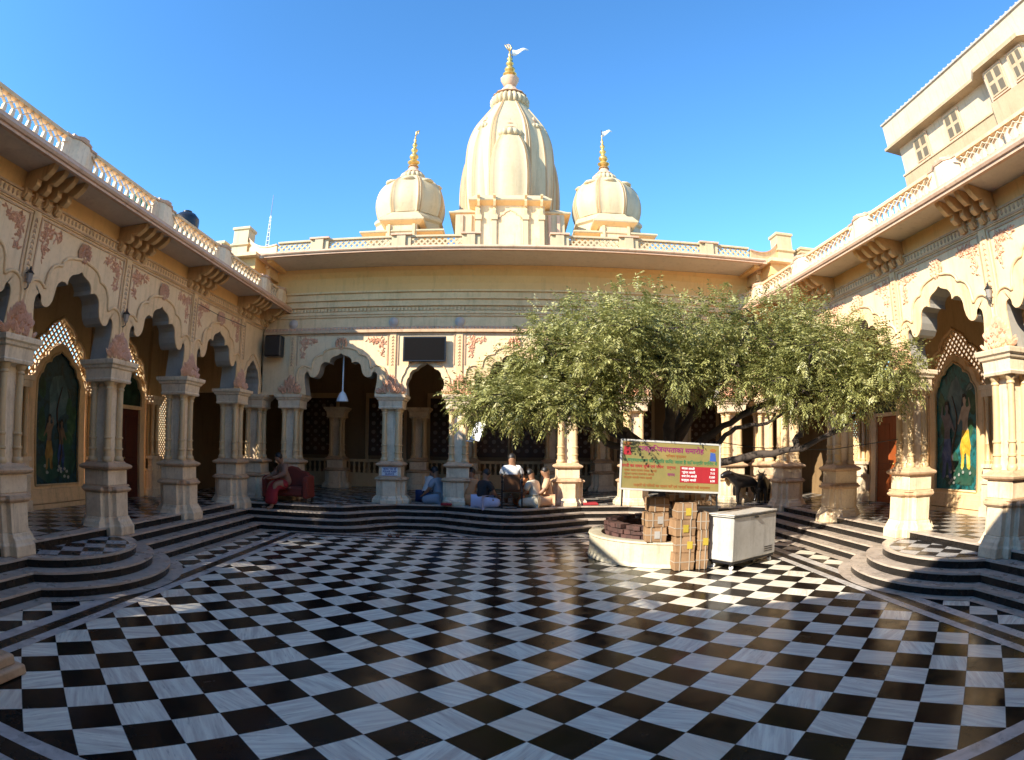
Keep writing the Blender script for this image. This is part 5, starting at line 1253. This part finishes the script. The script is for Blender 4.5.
person((.93, 15.75, GZ2), 1.5, 'floor', 'person in peach clothes with dark hair sitting against the sunlit column', pea, pea, lean=.05, scale=1.15)
person((.45, 16.35, GZ2), 1.3, 'floor', 'person in saffron cloth behind the cream dressed one', saf, saf, lean=.2)
person((-2.45, 16.6, GZ2), -1.0, 'floor', 'person in a white shirt hunched on the floor in the narrow arch', white_c, dkb, lean=.22)
person((-1.98, 16.15, GZ2), 1.1, 'floor', 'person in grey blue cloth half hidden by the column, facing the white shirted one', gry, gry, lean=.12)
person((-1.16, 15.95, GZ2), -.3, 'floor', 'person in saffron cloth sitting just right of the column base, facing away', saf, saf, lean=.1)
person((-5.95, 15.0, GZ2 - .02), PI - .75, 'edge', 'person in a brown patterned shawl and red sari on the red armchair', brn, redc, lean=.20, nm_low='sari', sleeves='long')
ms = MB().box(-1.9, -1.6, 15.55, 15.8, GZ2 + .002, GZ2 + .06).build('red_bundle', redc, bevel=.02); tag(ms, 'small folded red cloth on the floor beside the column of the narrow arch', 'cloth')
ms = MB().loft([(GZ2 + .002, [(2.1 + a, 16.1 + b) for a, b in sq(.22)]), (GZ2 + .07, [(2.1 + a, 16.1 + b) for a, b in sq(.2)])]).build('red_mat', redc, bevel=.02); tag(ms, 'red mat lying on the hall floor beside the planter side column', 'mat')

# dark chair seen from behind
c_ = empty('chair', (-.04, 15.5, GZ2), 'dark wooden armchair seen from behind below the middle arch', 'chair')
MB().box(-.25, .17, 15.20, 15.24, GZ2 + .46, GZ2 + .86).build('backrest', 'darkw', c_, bevel=.01)
MB().box(-.29, .21, 15.24, 15.76, GZ2 + .40, GZ2 + .45).build('seat', 'darkw', c_, bevel=.01)
for x_ in (-.31, .20):
    MB().box(x_, x_ + .04, 15.20, 15.24, GZ2, GZ2 + .88).build('leg', 'black', c_); MB().box(x_, x_ + .04, 15.72, 15.76, GZ2, GZ2 + .64).build('leg', 'black', c_)
    MB().box(x_ - .01, x_ + .05, 15.24, 15.78, GZ2 + .64, GZ2 + .68).build('armrest', 'black', c_)
# red armchair in the left corner
s_ = empty('armchair', (-6.05, 15.25, GZ2), 'wide red upholstered armchair at the foot of the left corner column', 'armchair')
rv = cl('red_velvet', (.20, .03, .014))
MB().box(-6.55, -5.5, 14.95, 15.6, GZ2 + .16, GZ2 + .42).build('seat', rv, s_, bevel=.05)
bkp = [(-6.62, .2), (-6.62, .66), (-6.5, .80), (-6.3, .84), (-6.2, .92), (-6.02, .95), (-5.85, .92), (-5.75, .84), (-5.55, .80), (-5.43, .66), (-5.43, .2)]
MB().prism([(a, GZ2 + b) for a, b in bkp], 15.45, 15.62, 'y').build('backrest', rv, s_, bevel=.03)
for x0_ in (-6.68, -5.5): MB().prism([(14.9, GZ2 + .12), (14.9, GZ2 + .62), (15.0, GZ2 + .70), (15.5, GZ2 + .72), (15.55, GZ2 + .12)], x0_, x0_ + .15, 'x').build('armrest', rv, s_, bevel=.03)
for x_ in (-6.62, -5.42):
    for y_ in (14.98, 15.52): MB().lathe([(.035, GZ2), (.045, GZ2 + .05), (.03, GZ2 + .16)], (x_, y_), 8).build('leg', 'darkw', s_)

# ------------------------------------------------------------------ black cattle statues
def cow(loc, face, sc, label, head_down=0):
    F = xf(loc, face); root = empty('cow_statue', loc, label, 'statue', 'black cattle statues between the right corner columns')
    W = lambda P: [F(tuple(Vector(p) * sc)) for p in P]; R_ = lambda L: [tuple(c * sc for c in (x if isinstance(x, tuple) else (x, x))) for x in L]
    ch = [(W([(0, -.42, .72), (0, -.2, .70), (0, .08, .68), (0, .34, .72), (0, .52, .86), (0, .66, .98 - head_down), (0, .80, .94 - head_down), (0, .94, .86 - head_down)]), R_([(.23, .23), (.26, .27), (.27, .28), (.23, .27), (.16, .20), (.13, .15), (.11, .115), (.075, .075)]))]
    for sx in (-1, 1):
        ch.append((W([(0, .34, .72), (sx * .12, .33, .52), (sx * .12, .36, .32), (sx * .12, .34, .06), (sx * .12, .38, .02)]), R_([(.23, .27), .12, .075, .055, .065])))
        ch.append((W([(0, -.42, .72), (sx * .13, -.40, .54), (sx * .14, -.36, .40), (sx * .13, -.50, .28), (sx * .13, -.46, .06), (sx * .13, -.42, .02)]), R_([(.23, .23), .15, .095, .065, .055, .065])))
    me = skin_mesh(ch); b = mesh_obj('body', me, plain('black_statue', (.012, .010, .010), .3) if 'black_statue' not in bpy.data.materials else bpy.data.materials['black_statue'], root)
    t = MB(); 
    for sx in (-1, 1):
        t2 = MB().tube(W([(sx * .05, .66, 1.05 - head_down), (sx * .12, .65, 1.12 - head_down), (sx * .12, .68, 1.20 - head_down)]), [.022 * sc, .017 * sc, .004], 6).build('horn', 'black', b, smooth=True)
        MB().ball(F(tuple(Vector((sx * .14, .62, 1.0 - head_down)) * sc)), .06 * sc, 8, 5, rz=.025 * sc).build('ear', 'black', b, smooth=True)
    MB().tube(W([(0, -.58, .78), (0, -.66, .66), (0, -.66, .40), (0, -.65, .24)]), [.03 * sc, .022 * sc, .016 * sc, .035 * sc], 6).build('tail', 'black', b, smooth=True)
    return root
cow((6.55, 15.75, GZ2), PI / 2 + .1, .88, 'black statue of a standing cow with its head towards the tree, the nearer one', .04)
cow((7.05, 15.55, GZ2), PI / 2 + 1.0, .80, 'black statue of a cow standing behind the nearer one, close to the corner column', .0)
# small mat with cup at the steps

# thin cables
cbm = M['iron']
for nm, P, lb in [('cable', [(3.6, 11.2, 2.3), (4.6, 10.6, 2.12), (5.9, 9.9, 2.08), (7.1, 9.25, 2.25)], 'thin cable slung from the tree trunk to the nearest sunlit right column'), ('cable', [(-7.1, 14.4, 5.2), (-7.0, 12.6, 5.12), (-7.1, 11.7, 5.2)], 'thin cable sagging along the far end of the left wing frieze'), ('cable', [(-1.0, 24.0, 9.5), (-6.0, 20, 7.9), (-9.0, 16.2, 8.2)], 'thin cable running from the central tower towards the left corner piers')]:
    o = MB().tube(resample(P, 16), .008, 5).build(nm, cbm); tag(o, lb, 'cable')
for k, (x, y, rz, c) in enumerate([(-2.9, 14.62, .3, (.12, .05, .03)), (-2.72, 14.66, .15, (.12, .05, .03)), (2.3, 14.62, -.3, (.03, .04, .08)), (2.47, 14.66, -.5, (.03, .04, .08))]):
    cs, sn = math.cos(rz), math.sin(rz); T = lambda a, b, e: (x + a * cs - b * sn, y + a * sn + b * cs, e)
    sl = [(-.045, -.12), (-.03, -.14), (.03, -.14), (.045, -.12), (.04, 0), (.052, .08), (.035, .13), (-.03, .13), (-.05, .08), (-.04, 0)]
    zz = 0.010
    t_ = empty('sandal', (x, y - 0.9, zz), ['left brown sandal', 'right brown sandal', 'left blue sandal', 'right blue sandal'][k] + ' on the floor below the back steps, nearest ' + ('the plaque column' if k < 2 else 'the planter'), 'sandal', 'sandals left at the back steps')
    T2 = lambda a, b, e: (T(a, b, e)[0], T(a, b, e)[1] - .9, e)
    m_ = plain('sandal_%s' % ('brown' if k < 2 else 'blue'), c, .6) if k % 2 == 0 else m_
    MB(T2).prism(sl, zz, zz + .022, 'z').build('sole', m_, t_); MB(T2).tube([(-.045, .03, zz + .02), (-.02, .05, zz + .055), (.02, .05, zz + .055), (.045, .03, zz + .02)], .009, 5).build('strap', m_, t_)
